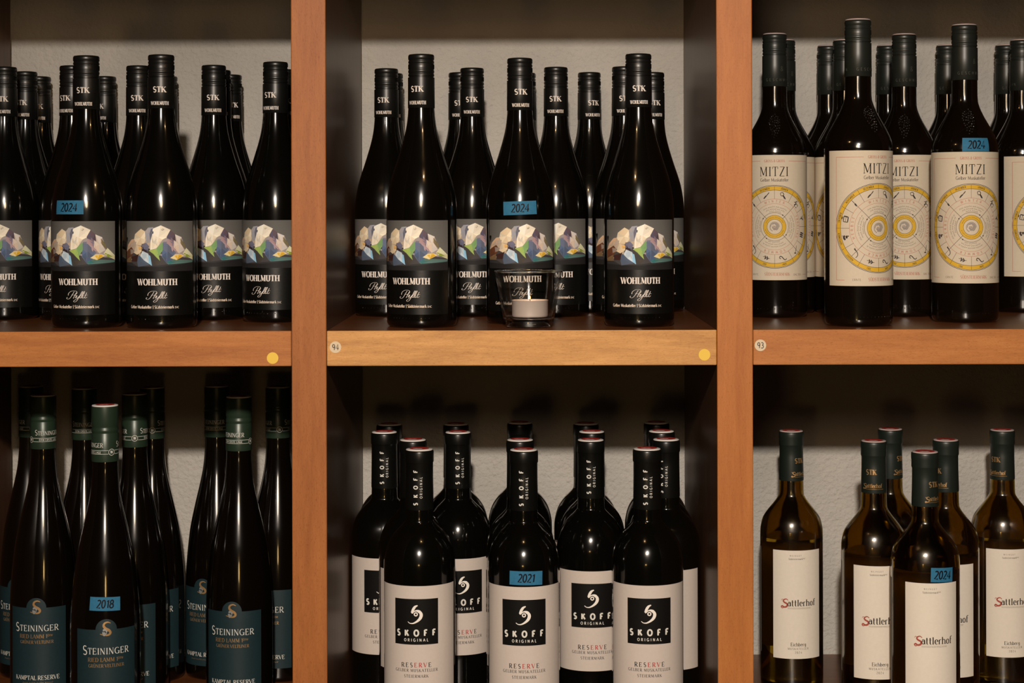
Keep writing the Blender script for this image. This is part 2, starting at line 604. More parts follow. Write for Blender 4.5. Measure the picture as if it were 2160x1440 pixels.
def text(fl, s, u, v, h, st, col, layer=None, align='c', tf=None, cols=None):
    """write s with its baseline at v, cap height h; st = style"""
    thick, thin, ser = st.get('thick', .14), st.get('thin', .05), st.get('ser', 0)
    xs, sp, sh = st.get('xs', 1), st.get('sp', 0), st.get('shear', 0)
    w = text_width(s, h, st)
    x = u - (w / 2 if align == 'c' else (w if align == 'r' else 0))
    for i, ch in enumerate(s):
        cc = cols[i] if cols else col
        gw = GLY[ch][0] * xs * h

        def tr(px, py, x=x):
            X, Y = x + (px * xs + py * sh) * h, v + py * h
            return tf(X, Y) if tf else (X, Y)
        for mode, pts, straight in CACHE[ch]:
            if mode == '~' and not ser:
                continue
            sc = [(p[0] * xs, p[1]) for p in pts]
            ws = []
            n = len(sc)
            for k in range(n):
                a, b = sc[max(0, k - 1)], sc[min(n - 1, k + 1)]
                d = math.hypot(b[0] - a[0], b[1] - a[1]) or 1e-6
                q = abs(b[1] - a[1]) / d
                if mode == '+' or mode == '~':
                    ww = thick if mode == '+' else thin * 1.1
                elif mode == '-':
                    ww = thin
                elif mode == '*':
                    ww = thin + (thick - thin) * max(.45, 1 - abs(k / (n - 1) - .5) * 1.3)
                else:
                    ww = thin + (thick - thin) * q ** 1.3
                ws.append(ww)
            if len(pts) == 2 and not straight:
                pass
            fl.stroke(sc, ws, cc, layer, tf=lambda X, Y: tr(X / xs, Y))
            if ser:
                for e, nb in ((0, 1), (-1, -2)):
                    if n >= 2 and sc[e][1] in (0.0, 1.0) and abs(sc[e][1] - sc[nb][1]) > .05:
                        yy = sc[e][1] + (thin / 2 if sc[e][1] == 0 else -thin / 2)
                        half = ws[e] / 2 + ser
                        fl.stroke([(sc[e][0] - half, yy), (sc[e][0] + half, yy)], thin, cc, layer,
                                  tf=lambda X, Y: tr(X / xs, Y))
        x += gw + sp * h


DIDOT = dict(thick=.20, thin=.06, ser=.07, xs=.82, sp=.035)
BOLD = dict(thick=.25, thin=.08, ser=.08, xs=1.0, sp=.05)
ROMAN = dict(thick=.12, thin=.05, ser=.05, xs=1.0, sp=.06)
LIGHT = dict(thick=.10, thin=.05, ser=.04, xs=.95, sp=.09)
SMALL = dict(thick=.13, thin=.08, ser=0, xs=1.0, sp=.06)
SMALLB = dict(thick=.17, thin=.09, ser=0, xs=.98, sp=.05)
SANS = dict(thick=.24, thin=.21, ser=0, xs=1.12, sp=.42)
SANSM = dict(thick=.19, thin=.16, ser=0, xs=1.0, sp=.26)
HAND = dict(thick=.13, thin=.12, ser=0, xs=1.0, sp=.10, shear=.10)


def cat(pts, n=5):
    return smooth_profile(pts, n)


def scribble(fl, u0, u1, v, h, col, layer=None, tf=None, w=None, seed=0):
    """a line of writing too small to read"""
    r = random.Random(seed)
    x = u0
    w = w or h * .22
    while x < u1:
        L = r.uniform(1.8, 5) * h
        pts = []
        n = max(3, int(L / (h * .45)))
        for k in range(n + 1):
            pts.append((x + L * k / n, v + h * (.15 + .55 * (k % 2) + r.uniform(-.1, .35) * (k % 2))))
        pts = [p for p in pts if p[0] <= u1 + h]
        if len(pts) > 1:
            fl.stroke(pts, w, col, layer, tf=tf)
        x += L + h * .6


# colours on paper
CREAM = alb((232, 214, 196), 1.15)
BLACK = (0.005, 0.0045, 0.004)
RED = (0.36, 0.045, 0.03)
FADED = (0.44, 0.17, 0.12)
GOLD = (0.50, 0.29, 0.12)
SILVER = (0.62, 0.60, 0.55)


# ------------------------------------------------------------------ the room
def structure(name, me, m):
    o = link(name, me, m)
    o['kind'] = 'structure'
    return o


structure('wall_back', box_mesh('wall_back', P(-2600, WALL, -HZ), P(2600, WALL + 200, 2200)), M['plaster'])
structure('floor', box_mesh('floor', P(-2600, -6500, -HZ - 60), P(2600, WALL + 200, -HZ)), M['floor'])

# ------------------------------------------------------------------ the shelf unit
shelf = tag(empty('wine_shelf', P(0, 0, -HZ)), 'beech wood wall shelf with square bottle compartments', 'shelf')


def shelf_part(name, lo, hi, m, bev=0.0012):
    base = P(0, 0, -HZ)
    a, b = P(*lo), P(*hi)
    org = Vector(((a.x + b.x) / 2, a.y, a.z))
    o = link(name, box_mesh(name, a - org, b - org, bev), m, shelf)
    o.location = org - base
    return o


POSTS = [(-1401, -1327), (-502.7, -429.3), (394.8, 470.3), (1293, 1368)]

def front_edge(part, lo, hi, m):
    a, b = P(*lo), P(*hi)
    org = part.location + P(0, 0, -HZ)
    return link('front_edge', box_mesh('front_edge', a - org, b - org, 0.0011), m, part)


for i, (a, b) in enumerate(POSTS):
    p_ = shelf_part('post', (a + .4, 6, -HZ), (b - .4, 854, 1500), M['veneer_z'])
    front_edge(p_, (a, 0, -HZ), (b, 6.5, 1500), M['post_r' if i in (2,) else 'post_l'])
TOP0 = -259.5                    # top face of the boards in the middle of the picture
PITCH = 898.5
boards = {}
for row, top in ((0, TOP0 + PITCH), (1, TOP0), (2, TOP0 - PITCH), (3, TOP0 - 2 * PITCH)):
    for col_ in range(3):
        m = M['board_' + 'abc'[col_]]
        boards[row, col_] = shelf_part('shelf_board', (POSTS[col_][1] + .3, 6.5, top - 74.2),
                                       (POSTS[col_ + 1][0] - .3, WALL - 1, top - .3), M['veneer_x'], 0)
        front_edge(boards[row, col_], (POSTS[col_][1] + .8, 0.5, top - 74.5), (POSTS[col_ + 1][0] - .8, 7.0, top), m)


def sticker(px, py, m, board, digits=None, label=None):
    y = py + ROLL * (px - CX)
    x = px - ROLL * (py - CY)
    prof = [(12.2, 0), (12.2, .35)]
    me = lathe('round_sticker', prof, seg=40, smooth=0)
    me.transform(Matrix.Rotation(math.pi / 2, 4, 'X'))
    o = link('round_sticker', me, m, board)
    o['label'] = label
    o.location = P(x - CX, 0.45, CY - y) - (board.location + P(0, 0, -HZ))
    if digits:
        f = Flat(.12)
        text(f, digits, 0, -6, 12, dict(thick=.13, thin=.12, xs=1.0, sp=.06), (0.03, 0.027, 0.03))
        me = f.plane('handwritten_number')
        for v in me.vertices:
            v.co.y -= 0.35 * U
        # the board carries the disc, the disc's ink lies on it
        t = link('handwritten_number', me, M['ink'], board)
        t.location = o.location
    return o


sticker(575, 755, M['yellow_dot'], boards[1, 0], label='yellow round sticker')
sticker(1486, 748, M['yellow_dot'], boards[1, 1], label='yellow round sticker')
sticker(707.5, 732, M['white_dot'], boards[1, 1], '94', 'off-white round sticker with handwritten 94')
sticker(1604, 728, M['white_dot'], boards[1, 2], '93', 'off-white round sticker with handwritten 93')


# ------------------------------------------------------------------ bottles: profiles (radius, distance below the top)
def radius_fun(prof):
    pr = sorted((z, r) for r, z in prof)

    def f(v):
        if v <= pr[0][0]:
            return pr[0][1]
        for i in range(len(pr) - 1):
            if pr[i][0] <= v <= pr[i + 1][0]:
                z0, r0 = pr[i]
                z1, r1 = pr[i + 1]
                return r0 + (r1 - r0) * ((v - z0) / (z1 - z0) if z1 > z0 else 0)
        return pr[-1][1]
    return f


def body_profile(H, pts, R, heel=9):
    """pts: (r, zt) from the neck down to the full radius; adds the wall, heel and foot"""
    up = [(r, H - zt) for r, zt in pts]
    up = smooth_profile(up, 5)
    prof = list(reversed(up))
    low = []
    zc = 15.0
    for k in range(7):
        a = math.radians(90 * k / 6)
        low.append((R - heel + heel * math.sin(a), zc - zc * math.cos(a)))
    wall = [(R, z) for z in (30, 60, 120)]
    wall = [w for w in wall if w[1] < prof[0][1] - 5]
    return low + wall + prof


def cap_profile_screw(H, R, sleeve, zcap=50, Rs=None):
    """threaded screw cap with grooves, down to the tear line, then the long sleeve"""
    Rs = Rs or R
    d = [(0, R - 6.0), (0.6, R - 2.2), (2.5, R - .6), (5, R), (11, R), (12.5, R - 1.3), (14.5, R - 1.3), (16, R - .2),
         (19, R - .2), (20, R - 1.2), (21.5, R - 1.2), (22.6, R + .1), (32, R + .1), (33, R - .9), (34.6, R - .9), (36, R),
         (39.5, R), (41, R - 1.0), (43, R - 1.0), (44.5, R), (47.5, R), (48.5, R - 1.6), (50, R - 1.6), (51, Rs),
         (sleeve * .6, Rs), (sleeve - .5, Rs + .3), (sleeve, Rs - .2)]
    return [(r, H - z) for z, r in reversed(d)]


TYPES = {}


class Bottle:
    """the shared meshes of one kind: list of (name, mesh, material, children)"""

    def __init__(self, H, R, htop):
        self.H, self.R, self.htop = H, R, htop
        self.parts = []

    def add(self, name, me, m, subs=(), label=None):
        self.parts.append((name, me, m, subs, label))


def sheet(u0, u1, v0, v1, rf, R, lay=.25):
    f = Flat(lay)
    f.rect(u0, u1, v0, v1, (1, 1, 1))
    return f.wrap('label', rf, R)


def bumps(name, spots, rf, R):
    """little raised beads in the glass: (arc, height, radius)"""
    vs, fs = [], []
    for u, v, r in spots:
        a = u / R
        q = rf(v)
        nrm = Vector((math.sin(a), -math.cos(a), (rf(v - 1) - rf(v + 1)) / 2)).normalized()
        c = Vector((q * math.sin(a), -q * math.cos(a), v))
        t1 = Vector((math.cos(a), math.sin(a), 0))
        t2 = nrm.cross(t1)
        s = len(vs)
        for ring, (rr, hh) in enumerate(((1.0, -.15), (.72, .5))):
            for k in range(8):
                b = 2 * math.pi * k / 8
                vs.append(tuple((c + (t1 * math.cos(b) + t2 * math.sin(b)) * rr * r + nrm * hh * r) * U))
        vs.append(tuple((c + nrm * .72 * r) * U))
        for k in range(8):
            k2 = (k + 1) % 8
            fs.append((s + k, s + k2, s + 8 + k2, s + 8 + k))
            fs.append((s + 8 + k, s + 8 + k2, s + 16))
    me = bpy.data.meshes.new(name)
    me.from_pydata(vs, [], fs)
    me.polygons.foreach_set('use_smooth', [True] * len(me.polygons))
    return me


def heel_beads(R, n=11, gap=8.5, v=21, r=1.3):
    return [((k - n // 2) * gap, v, r) for k in range(n)]


# --- kind W: burgundy bottle with the faceted rock on a black label
H = 595.0
R = 76.8
prof = body_profile(H, [(27.6, 95), (28.6, 118), (30.3, 140), (33.2, 160), (37.8, 180), (44, 202), (53, 231), (61.5, 256),
                        (68.7, 281), (73.4, 305), (75.9, 326), (76.8, 348), (76.8, 400)], R)
rfw = radius_fun(prof)
W = Bottle(H, R, 335.0)
TYPES['W'] = W
W.rf = rfw
W.add('glass_body', lathe('burgundy_bottle_body', prof, close_top=False), M['glass_w'],
      [('embossed_heel_beads', bumps('embossed_heel_beads', heel_beads(R), rfw, R), M['glass_w'])])
f = Flat(.15)
text(f, 'STK', 0, H - 83, 12, dict(BOLD, xs=1.12, thick=.23, thin=.08, sp=.04), CREAM)
text(f, 'WOHLMUTH', 0, H - 110.5, 7.6, dict(DIDOT, xs=.74, thick=.18, sp=.06), CREAM)
cp = cap_profile_screw(H, 28.6, 118, Rs=29.2)
W.add('screw_cap', lathe('screw_cap', cp, seg=96, knurl=(H - 32.2, H - 22.4, 1.5), close_bottom=False, smooth=50), M['cap_black'],
      [('cap_lettering', f.wrap('cap_lettering', lambda v: 29.6, 29.2), M['ink'])])
half = math.radians(67) * R
v_top, v_pic, v_bot = H - 363, H - 471, H - 566
art = Flat(.4)
ART_C, ART_R = 569.0, 333.0


def art_uv(x, y):
    a = math.asin(max(-1, min(1, (x - ART_C) / ART_R))) - math.radians(5.6)
    return (a * R, v_top - (y - 278) / 467.0 * (v_top - v_pic))


def art_poly(pts, col, lay):
    art.poly([art_uv(*p) for p in pts], alb(col, 1.35), lay)


bands = 14
for k in range(bands):
    y0, y1 = 278 + 372 * k / bands, 278 + 372 * (k + 1) / bands
    t = k / (bands - 1)
    c = (92 + 14 * t, 87 + 13 * t, 80 + 12 * t)
    art.rect(-half, half, art_uv(569, y1)[1], art_uv(569, y0)[1], alb(c, 1.3), .30)
art.rect(-half, half, v_pic, art_uv(569, 650)[1], alb((36, 33, 31), 1.3), .30)
art.poly([art_uv(280, 690), art_uv(420, 700), art_uv(620, 705), art_uv(885, 668), art_uv(885, 650), art_uv(280, 650)],
         alb((48, 45, 44)), .31)
ROCK = [
 ([(280, 560), (300, 500), (345, 450), (378, 448), (350, 505), (300, 548)], (196, 158, 124)),
 ([(375, 445), (385, 400), (450, 350), (492, 375), (500, 450), (470, 505), (400, 500)], (220, 198, 164)),
 ([(300, 525), (345, 480), (400, 470), (395, 500), (345, 525)], (170, 150, 132)),
 ([(490, 378), (520, 340), (572, 335), (562, 400), (542, 475), (505, 485), (495, 420)], (148, 144, 146)),
 ([(548, 352), (570, 345), (556, 420), (540, 460), (535, 400)], (96, 94, 104)),
 ([(566, 350), (640, 318), (724, 360), (692, 430), (655, 450), (600, 530), (540, 548), (545, 470), (562, 400)], (226, 209, 182)),
 ([(600, 440), (655, 452), (610, 520), (560, 540), (560, 480)], (214, 196, 168)),
 ([(722, 362), (762, 400), (752, 462), (700, 452), (690, 425)], (92, 78, 88)),
 ([(760, 402), (812, 430), (802, 482), (832, 552), (790, 582), (750, 522), (748, 460)], (204, 184, 164)),
 ([(700, 440), (750, 470), (772, 562), (740, 562), (690, 482)], (156, 126, 124)),
 ([(728, 430), (752, 462), (748, 520), (722, 470)], (120, 104, 116)),
 ([(802, 440), (832, 490), (842, 556), (806, 492)], (112, 100, 72)),
 ([(656, 482), (700, 490), (758, 560), (742, 642), (690, 672), (648, 612), (652, 540)], (88, 97, 116)),
 ([(650, 600), (700, 560), (742, 600), (738, 645), (692, 672)], (72, 82, 100)),
 ([(600, 530), (655, 470), (657, 545), (622, 606), (598, 580)], (120, 150, 88)),
 ([(525, 552), (602, 535), (632, 648), (600, 616), (560, 572)], (152, 166, 80)),
 ([(540, 572), (626, 642), (604, 694), (556, 692)], (58, 54, 50)),
 ([(455, 492), (502, 480), (532, 512), (512, 562), (460, 540)], (104, 99, 112)),
 ([(450, 502), (510, 552), (505, 586), (458, 546)], (56, 38, 36)),
 ([(370, 572), (400, 500), (456, 520), (456, 562), (410, 592)], (208, 182, 146)),
 ([(425, 515), (456, 520), (452, 545), (428, 548)], (206, 160, 92)),
 ([(280, 566), (345, 520), (378, 560), (340, 612), (280, 642)], (92, 56, 40)),
 ([(330, 540), (372, 545), (372, 575), (336, 590)], (140, 120, 104)),
 ([(280, 640), (342, 606), (346, 662), (280, 664)], (112, 86, 58)),
 ([(345, 612), (422, 590), (412, 656), (350, 654)], (58, 34, 28)),
 ([(420, 602), (445, 600), (532, 686), (420, 704), (408, 652)], (78, 87, 100)),
 ([(440, 602), (466, 555), (522, 580), (556, 692), (480, 642)], (192, 197, 196)),
 ([(520, 588), (542, 602), (558, 693), (525, 670)], (140, 182, 202)),
 ([(460, 585), (500, 580), (498, 625), (470, 625)], (168, 180, 186)),
 ([(690, 672), (740, 636), (885, 646), (885, 664), (702, 682)], (84, 110, 100)),
 ([(690, 660), (720, 645), (760, 660), (720, 680)], (56, 100, 92)),
 ([(720, 622), (760, 590), (800, 586), (832, 602), (772, 642)], (216, 192, 136)),
 ([(755, 602), (800, 588), (818, 606), (780, 637)], (210, 160, 42)),
 ([(820, 582), (845, 530), (885, 602), (885, 642), (836, 602)], (206, 196, 152)),
 ([(824, 576), (852, 590), (876, 618), (840, 612)], (132, 142, 52)),
 ([(742, 448), (760, 402), (768, 470)], (74, 62, 68)),
 ([(560, 372), (575, 376), (570, 398), (560, 395)], (80, 84, 92)),
]
UNDER = [
 ([(280, 562), (300, 500), (345, 450), (378, 445), (385, 402), (450, 352), (492, 372), (520, 342), (572, 336), (560, 560), (430, 600), (345, 640), (280, 660)], (172, 150, 126)),
 ([(566, 345), (640, 320), (722, 362), (762, 402), (812, 432), (842, 545), (870, 600), (740, 650), (640, 600), (560, 560)], (150, 136, 130)),
 ([(280, 610), (345, 560), (420, 540), (500, 520), (560, 545), (640, 560), (760, 600), (885, 640), (885, 662), (700, 680), (560, 696), (420, 704), (345, 664), (280, 664)], (66, 60, 58)),
 ([(660, 470), (750, 470), (770, 575), (720, 630), (655, 560)], (112, 106, 116)),
]
for k, (pp, cc) in enumerate(UNDER):
    art_poly(pp, cc, .315 + .003 * k)
rr_ = random.Random(21)
for k, (pp, cc) in enumerate(ROCK):
    art_poly(pp, cc, .33 + .008 * k)
    mx, my = sum(p[0] for p in pp) / len(pp), sum(p[1] for p in pp) / len(pp)
    mx, my = mx + rr_.uniform(-9, 9), my + rr_.uniform(-9, 9)
    for j in range(len(pp)):                     # brush facets inside each plane of colour
        p, q = pp[j], pp[(j + 1) % len(pp)]
        g_ = rr_.uniform(-.085, .06)
        tn = rr_.uniform(-7, 7)
        c2 = tuple(max(4, min(250, v * (1 + g_) + t)) for v, t in zip(cc, (tn, 0, -tn)))
        if rr_.random() < .72:
            art_poly([p, q, (mx, my)], c2, .333 + .008 * k)
f = Flat(.42)
text(f, 'WOHLMUTH', 0, H - 501, 13.6, dict(DIDOT, xs=.90, thick=.225, thin=.06, sp=.075), CREAM)
script = [[(18, 44), (24, 22), (50, 4), (82, 2), (97, 12), (92, 30), (70, 40), (48, 38)],
          [(74, 8), (58, 34), (40, 62), (24, 76), (8, 76), (3, 67), (12, 60)],
          [(92, 18), (78, 44), (64, 72)], [(68, 60), (80, 46), (91, 43), (90, 52), (82, 66), (92, 66)],
          [(100, 44), (93, 60), (100, 68), (112, 56), (121, 44)], [(121, 44), (108, 72), (92, 96), (76, 104), (68, 96), (84, 82), (112, 66)],
          [(112, 66), (132, 40), (147, 12), (141, 8), (130, 30), (118, 60), (126, 69)],
          [(126, 69), (146, 42), (163, 12), (157, 8), (146, 30), (134, 60), (142, 69)],
          [(152, 44), (144, 60), (149, 69), (158, 60)], [(157, 30), (159, 27)],
          [(180, 18), (170, 42), (162, 62), (168, 69), (182, 58)], [(158, 43), (188, 40)]]
for sgm in script:
    pts = cat([((x - 96) * .252, H - 513 - y * .236) for x, y in sgm], 4)
    ws = []
    for k in range(len(pts)):
        a, b = pts[max(0, k - 1)], pts[min(len(pts) - 1, k + 1)]
        d = math.hypot(b[0] - a[0], b[1] - a[1]) or 1e-6
        down = abs(b[1] - a[1]) / d
        ws.append(.42 + .75 * down ** 2)
    f.stroke(pts, ws, CREAM)
st_ = dict(SMALLB, xs=.92, sp=.02)
w_ = text_width('Gelber Muskateller | Südsteiermark', 6.4, st_)
text(f, 'Gelber Muskateller | Südsteiermark', -66, H - 551, 6.4, st_, alb((214, 190, 165)), align='l')
text(f, 'DAC', -64 + w_, H - 551, 4.4, dict(SMALLB, xs=.86), alb((190, 170, 150)), align='l')
W.add('label', sheet(-half, half, v_bot, v_top, rfw, R), M['label_w'],
      [('label_painting', art.wrap('label_painting', rfw, R), M['ink']), ('label_lettering', f.wrap('label_lettering', rfw, R), M['ink'])])

# --- kind M: tall bordeaux bottle with the round calendar on a cream label
H = 667.0
R = 74.5
prof = body_profile(H, [(27.5, 100), (28.6, 125), (29.2, 165), (32.5, 182), (41, 202), (52, 222), (62, 240), (69, 255),
                        (73.2, 268), (74.5, 280), (74.5, 287), (74.5, 340)], R)
rfm = radius_fun(prof)
Mz = Bottle(H, R, 407.6)
TYPES['M'] = Mz
Mz.rf = rfm
rb = random.Random(3)
crest = []
for _ in range(700):
    a_, r_ = rb.uniform(0, 6.283), rb.uniform(0, 1) ** .6
    cu_, cv_ = 25 * r_ * math.cos(a_) * (.6 + .4 * math.sin(a_)), H - 219 + 29 * r_ * math.sin(a_)
    if all(math.hypot(cu_ - q[0], cv_ - q[1]) > 4.6 for q in crest):
        crest.append((cu_, cv_, rb.uniform(2.0, 3.1)))
Mz.add('glass_body', lathe('bordeaux_bottle_body', prof, close_top=False), M['glass_m'],
       [('embossed_crest', bumps('embossed_crest', crest, rfm, 56), M['glass_m']),
        ('embossed_heel_beads', bumps('embossed_heel_beads', heel_beads(R), rfm, R), M['glass_m'])])
f = Flat(.15)
GREY = (0.07, 0.07, 0.06)
per = 2 * math.pi * 29.4
for k, wd in enumerate(('WEIN', 'GESCHWISTER')):
    text(f, wd, (-per / 2 + 34, 48 - per / 4)[k] + (0, 20)[k], H - 112, 6.4, dict(SMALL, sp=.55), GREY)
for off in (18, -70):
    text(f, '&', off, H - 88, 11, dict(thick=.06, thin=.05), GREY)
mcap = cap_profile_screw(H, 28.8, 124, Rs=29.4)
Mz.add('screw_cap', lathe('screw_cap', mcap, seg=96, knurl=(H - 32.2, H - 22.4, 1.5), close_bottom=False, smooth=50),
       M['cap_dkgreen'], [('cap_lettering', f.wrap('cap_lettering', lambda v: 29.8, 29.4), M['ink']),
                          ('cap_disc', lathe('cap_disc', [(27.6, H - .4), (27.2, H + 1.4), (24, H + 2.6), (12, H + 3.2)], seg=48), M['disc_pink'])])
v_top, v_bot = H - 287, H - 579
half = math.radians(91) * R
f = Flat(.4)
INK = (0.045, 0.035, 0.035)
YEL = (0.62, 0.37, 0.035)
cv = H - 454.5
text(f, 'GROSS & GROSS', 0, v_top - 17, 6.0, dict(ROMAN, xs=.85, thick=.16), FADED)
for sgn in (-1, 1):
    f.rect(min(sgn * 34, sgn * 96), max(sgn * 34, sgn * 96), v_top - 14.6, v_top - 13.8, FADED)
    f.rect(sgn * 96 - .5, sgn * 96 + .5, v_bot + 12, v_top - 14, FADED)
    f.rect(min(sgn * 76, sgn * 96), max(sgn * 76, sgn * 96), v_bot + 12, v_bot + 12.8, FADED)
text(f, 'MITZI', -1, v_top - 49.5, 21.5, dict(ROMAN, xs=.93, sp=.10, thick=.105, ser=.06), BLACK)
text(f, 'Gelber Muskateller', 0, v_top - 62, 7.4, dict(SMALL, xs=.95, sp=.03), (0.09, 0.07, 0.06))
text(f, 'ERNTE', -49, v_bot + 11, 4.6, dict(SMALL, sp=.1), (0.16, 0.12, 0.1))
text(f, 'SÜDSTEIERMARK', 6, v_bot + 10.5, 7.0, dict(ROMAN, thick=.15, xs=.86), FADED)
text(f, 'DAC 2024', 58, v_bot + 10.5, 4.4, SMALL, (0.2, 0.1, 0.08))
f.ring(0, cv, 96.2, 97.2, INK, n=90)
f.ring(0, cv, 85.5, 94.4, YEL, n=90)
f.ring(0, cv, 94.2, 94.9, INK, .42, n=90)
f.ring(0, cv, 85.0, 85.8, INK, .42, n=90)
f.ring(0, cv, 64.6, 65.3, FADED, n=72)
f.ring(0, cv, 53.6, 54.2, FADED, n=72)
f.ring(0, cv, 32.6, 33.3, INK, n=60)
f.ring(0, cv, 17.6, 26.6, YEL, n=60)
f.ring(0, cv, 26.3, 27.0, INK, .42, n=60)
f.ring(0, cv, 17.2, 17.9, INK, .42, n=60)
for rr in (11.5, 9.5, 7.8, 6.0, 4.4):
    f.ring(0, cv, rr - 1.2, rr, (0.20, 0.17, 0.16), n=28, a0=rr * 31, a1=rr * 31 + 250)
f.ring(0, cv, 0, 2.6, (0.34, 0.28, 0.24), .42, n=14)
for k in range(12):
    a = math.radians(90 - 30 * k)
    r0 = 27 if k % 3 == 2 and False else 65
    f.stroke([(math.cos(a) * r0, cv + math.sin(a) * r0), (math.cos(a) * 94.4, cv + math.sin(a) * 94.4)], .65, INK, .43)
for k in range(4):
    a = math.radians(45 + 90 * k)
    f.stroke([(math.cos(a) * 27, cv + math.sin(a) * 27), (math.cos(a) * 85, cv + math.sin(a) * 85)], .8, INK, .43)
    b = math.radians(20 + 90 * k + 35)
    f.ring(math.cos(b) * 33, cv + math.sin(b) * 33, 0, 1.5, INK, .45, n=10)


def arc_tf(rad, ang, flip=False):
    """text along a circle: x = arc length around the angle, y = height above it"""
    def g(x, y):
        r_ = rad + y
        a_ = math.radians(ang) - x / rad
        return (math.cos(a_) * r_, cv + math.sin(a_) * r_)
    return g


for k, mon in enumerate(('JÄNNER', 'FEBRUAR', 'MÄRZ', 'APRIL', 'MAI', 'JUNI', 'JULI', 'AUGUST', 'SEPTEMBER', 'OKTOBER', 'NOVEMBER', 'DEZEMBER')):
    text(f, mon, 0, -2.1, 4.4, dict(SMALL, xs=.8, sp=.1, thick=.16, thin=.12), INK, .45, tf=arc_tf(90, 75 - 30 * k))
for ang, wd in ((90, 'WINTER'), (0, 'FRÜHLING'), (270, 'SOMMER'), (180, 'HERBST')):
    text(f, wd, 0, -2.6, 5.4, dict(SMALL, sp=.9 if len(wd) < 7 else .6, thick=.16, thin=.12), FADED, .45, tf=arc_tf(59.5, ang))
    for j, rr in enumerate((46.5, 41, 36)):
        hw = (27, 21, 12)[j]
        scribble(f, -hw, hw, -1.6, 3.6, INK, .45, tf=arc_tf(rr, ang), w=.62, seed=ang + j)
scribble(f, -26, 26, -1.6, 3.2, INK, .45, tf=arc_tf(22, 90), w=.6, seed=9)
scribble(f, -26, 26, -1.6, 3.2, INK, .45, tf=arc_tf(22, 270), w=.6, seed=4)
ICON = [
 [([(-7, 4), (-3, 7), (1, 4), (0, 0), (-4, -1), (-7, 4)], 1.6), ([(0, 1), (4, -2), (9, -6)], 2.6), ([(-1, 0), (4, -4), (6, -7)], 1.4)],      # pliers
 [([(-2, 7), (-3, 2), (1, 0), (-2, -4), (2, -7)], 2.2), ([(1, 0), (6, 2), (8, -2)], 1.5), ([(-3, 2), (-7, 0)], 1.3), ([(5, -5), (8, -6)], 2.4)],  # vine
 [([(0, -7), (0, 2), (-5, 6)], 1.6), ([(0, 1), (5, 5)], 2.8), ([(0, -2), (-4, 1)], 2.2)],                                                       # shoot
 [([(-5, -6), (-4, 6)], 3.0), ([(0, -7), (0, 5)], 3.2), ([(5, -6), (4, 6)], 2.6), ([(-6, 2), (6, 1)], 1.2), ([(-6, -3), (6, -4)], 1.2)],           # stakes
 [([(-8, -5), (0, 0), (7, 5)], 1.3), ([(5, 7), (9, 3)], 2.4)],                                                                                  # hoe
 [([(-8, 4), (-4, 6), (-1, 3), (2, -3), (6, -5), (8, -1), (5, 1)], 2.0)],                                                                         # curl
 [([(-9, 0), (0, 0), (9, -1)], 1.1), ([(-5, 0), (-1, 4)], 2.4), ([(-4, 0), (0, -4)], 2.4), ([(0, 0), (4, 4)], 2.4), ([(1, 0), (5, -4)], 2.4)],     # ear of grain
 [([(-8, 7), (-8, 0), (-3, -4), (3, -5), (8, -7)], 1.6), ([(1, -5), (8, -5)], 2.6)],                                                              # sickle
 [([(-5, 3), (0, 5), (4, 2)], 4.6), ([(-3, -1), (3, -2)], 4.6), ([(0, -5), (2, -6)], 3.4), ([(2, 5), (5, 8)], 1.0)],                               # grapes
 [([(-6, -5), (-6, 5)], 1.6), ([(6, -4), (5, 6)], 2.6), ([(-6, 5), (5, 6)], 2.0), ([(-6, -5), (6, -4)], 2.4), ([(-5, 0), (5, 1)], 1.0), ([(-2, 9), (3, 9)], 2.0)],  # barrel
 [([(0, 8), (0, 0)], 1.2), ([(0, 0), (-1, -7)], 3.6)],                                                                                          # broom
 [([(-8, -5), (-3, -2), (1, 0)], 3.0), ([(1, 0), (5, 3), (8, 6)], 1.8)],                                                                          # knife
]
for k in range(12):
    tfk = arc_tf(75, 75 - 30 * k)
    for sgm, ww in ICON[k]:
        q = cat(sgm, 3)
        f.stroke(q, [ww * (.65 + .35 * math.sin(math.pi * (i + .5) / len(q))) for i in range(len(q))], INK, .45, tf=tfk)
Mz.add('label', sheet(-half, half, v_bot, v_top, rfm, R), M['label_m'], [('label_print', f.wrap('label_print', rfm, R), M['ink'])])

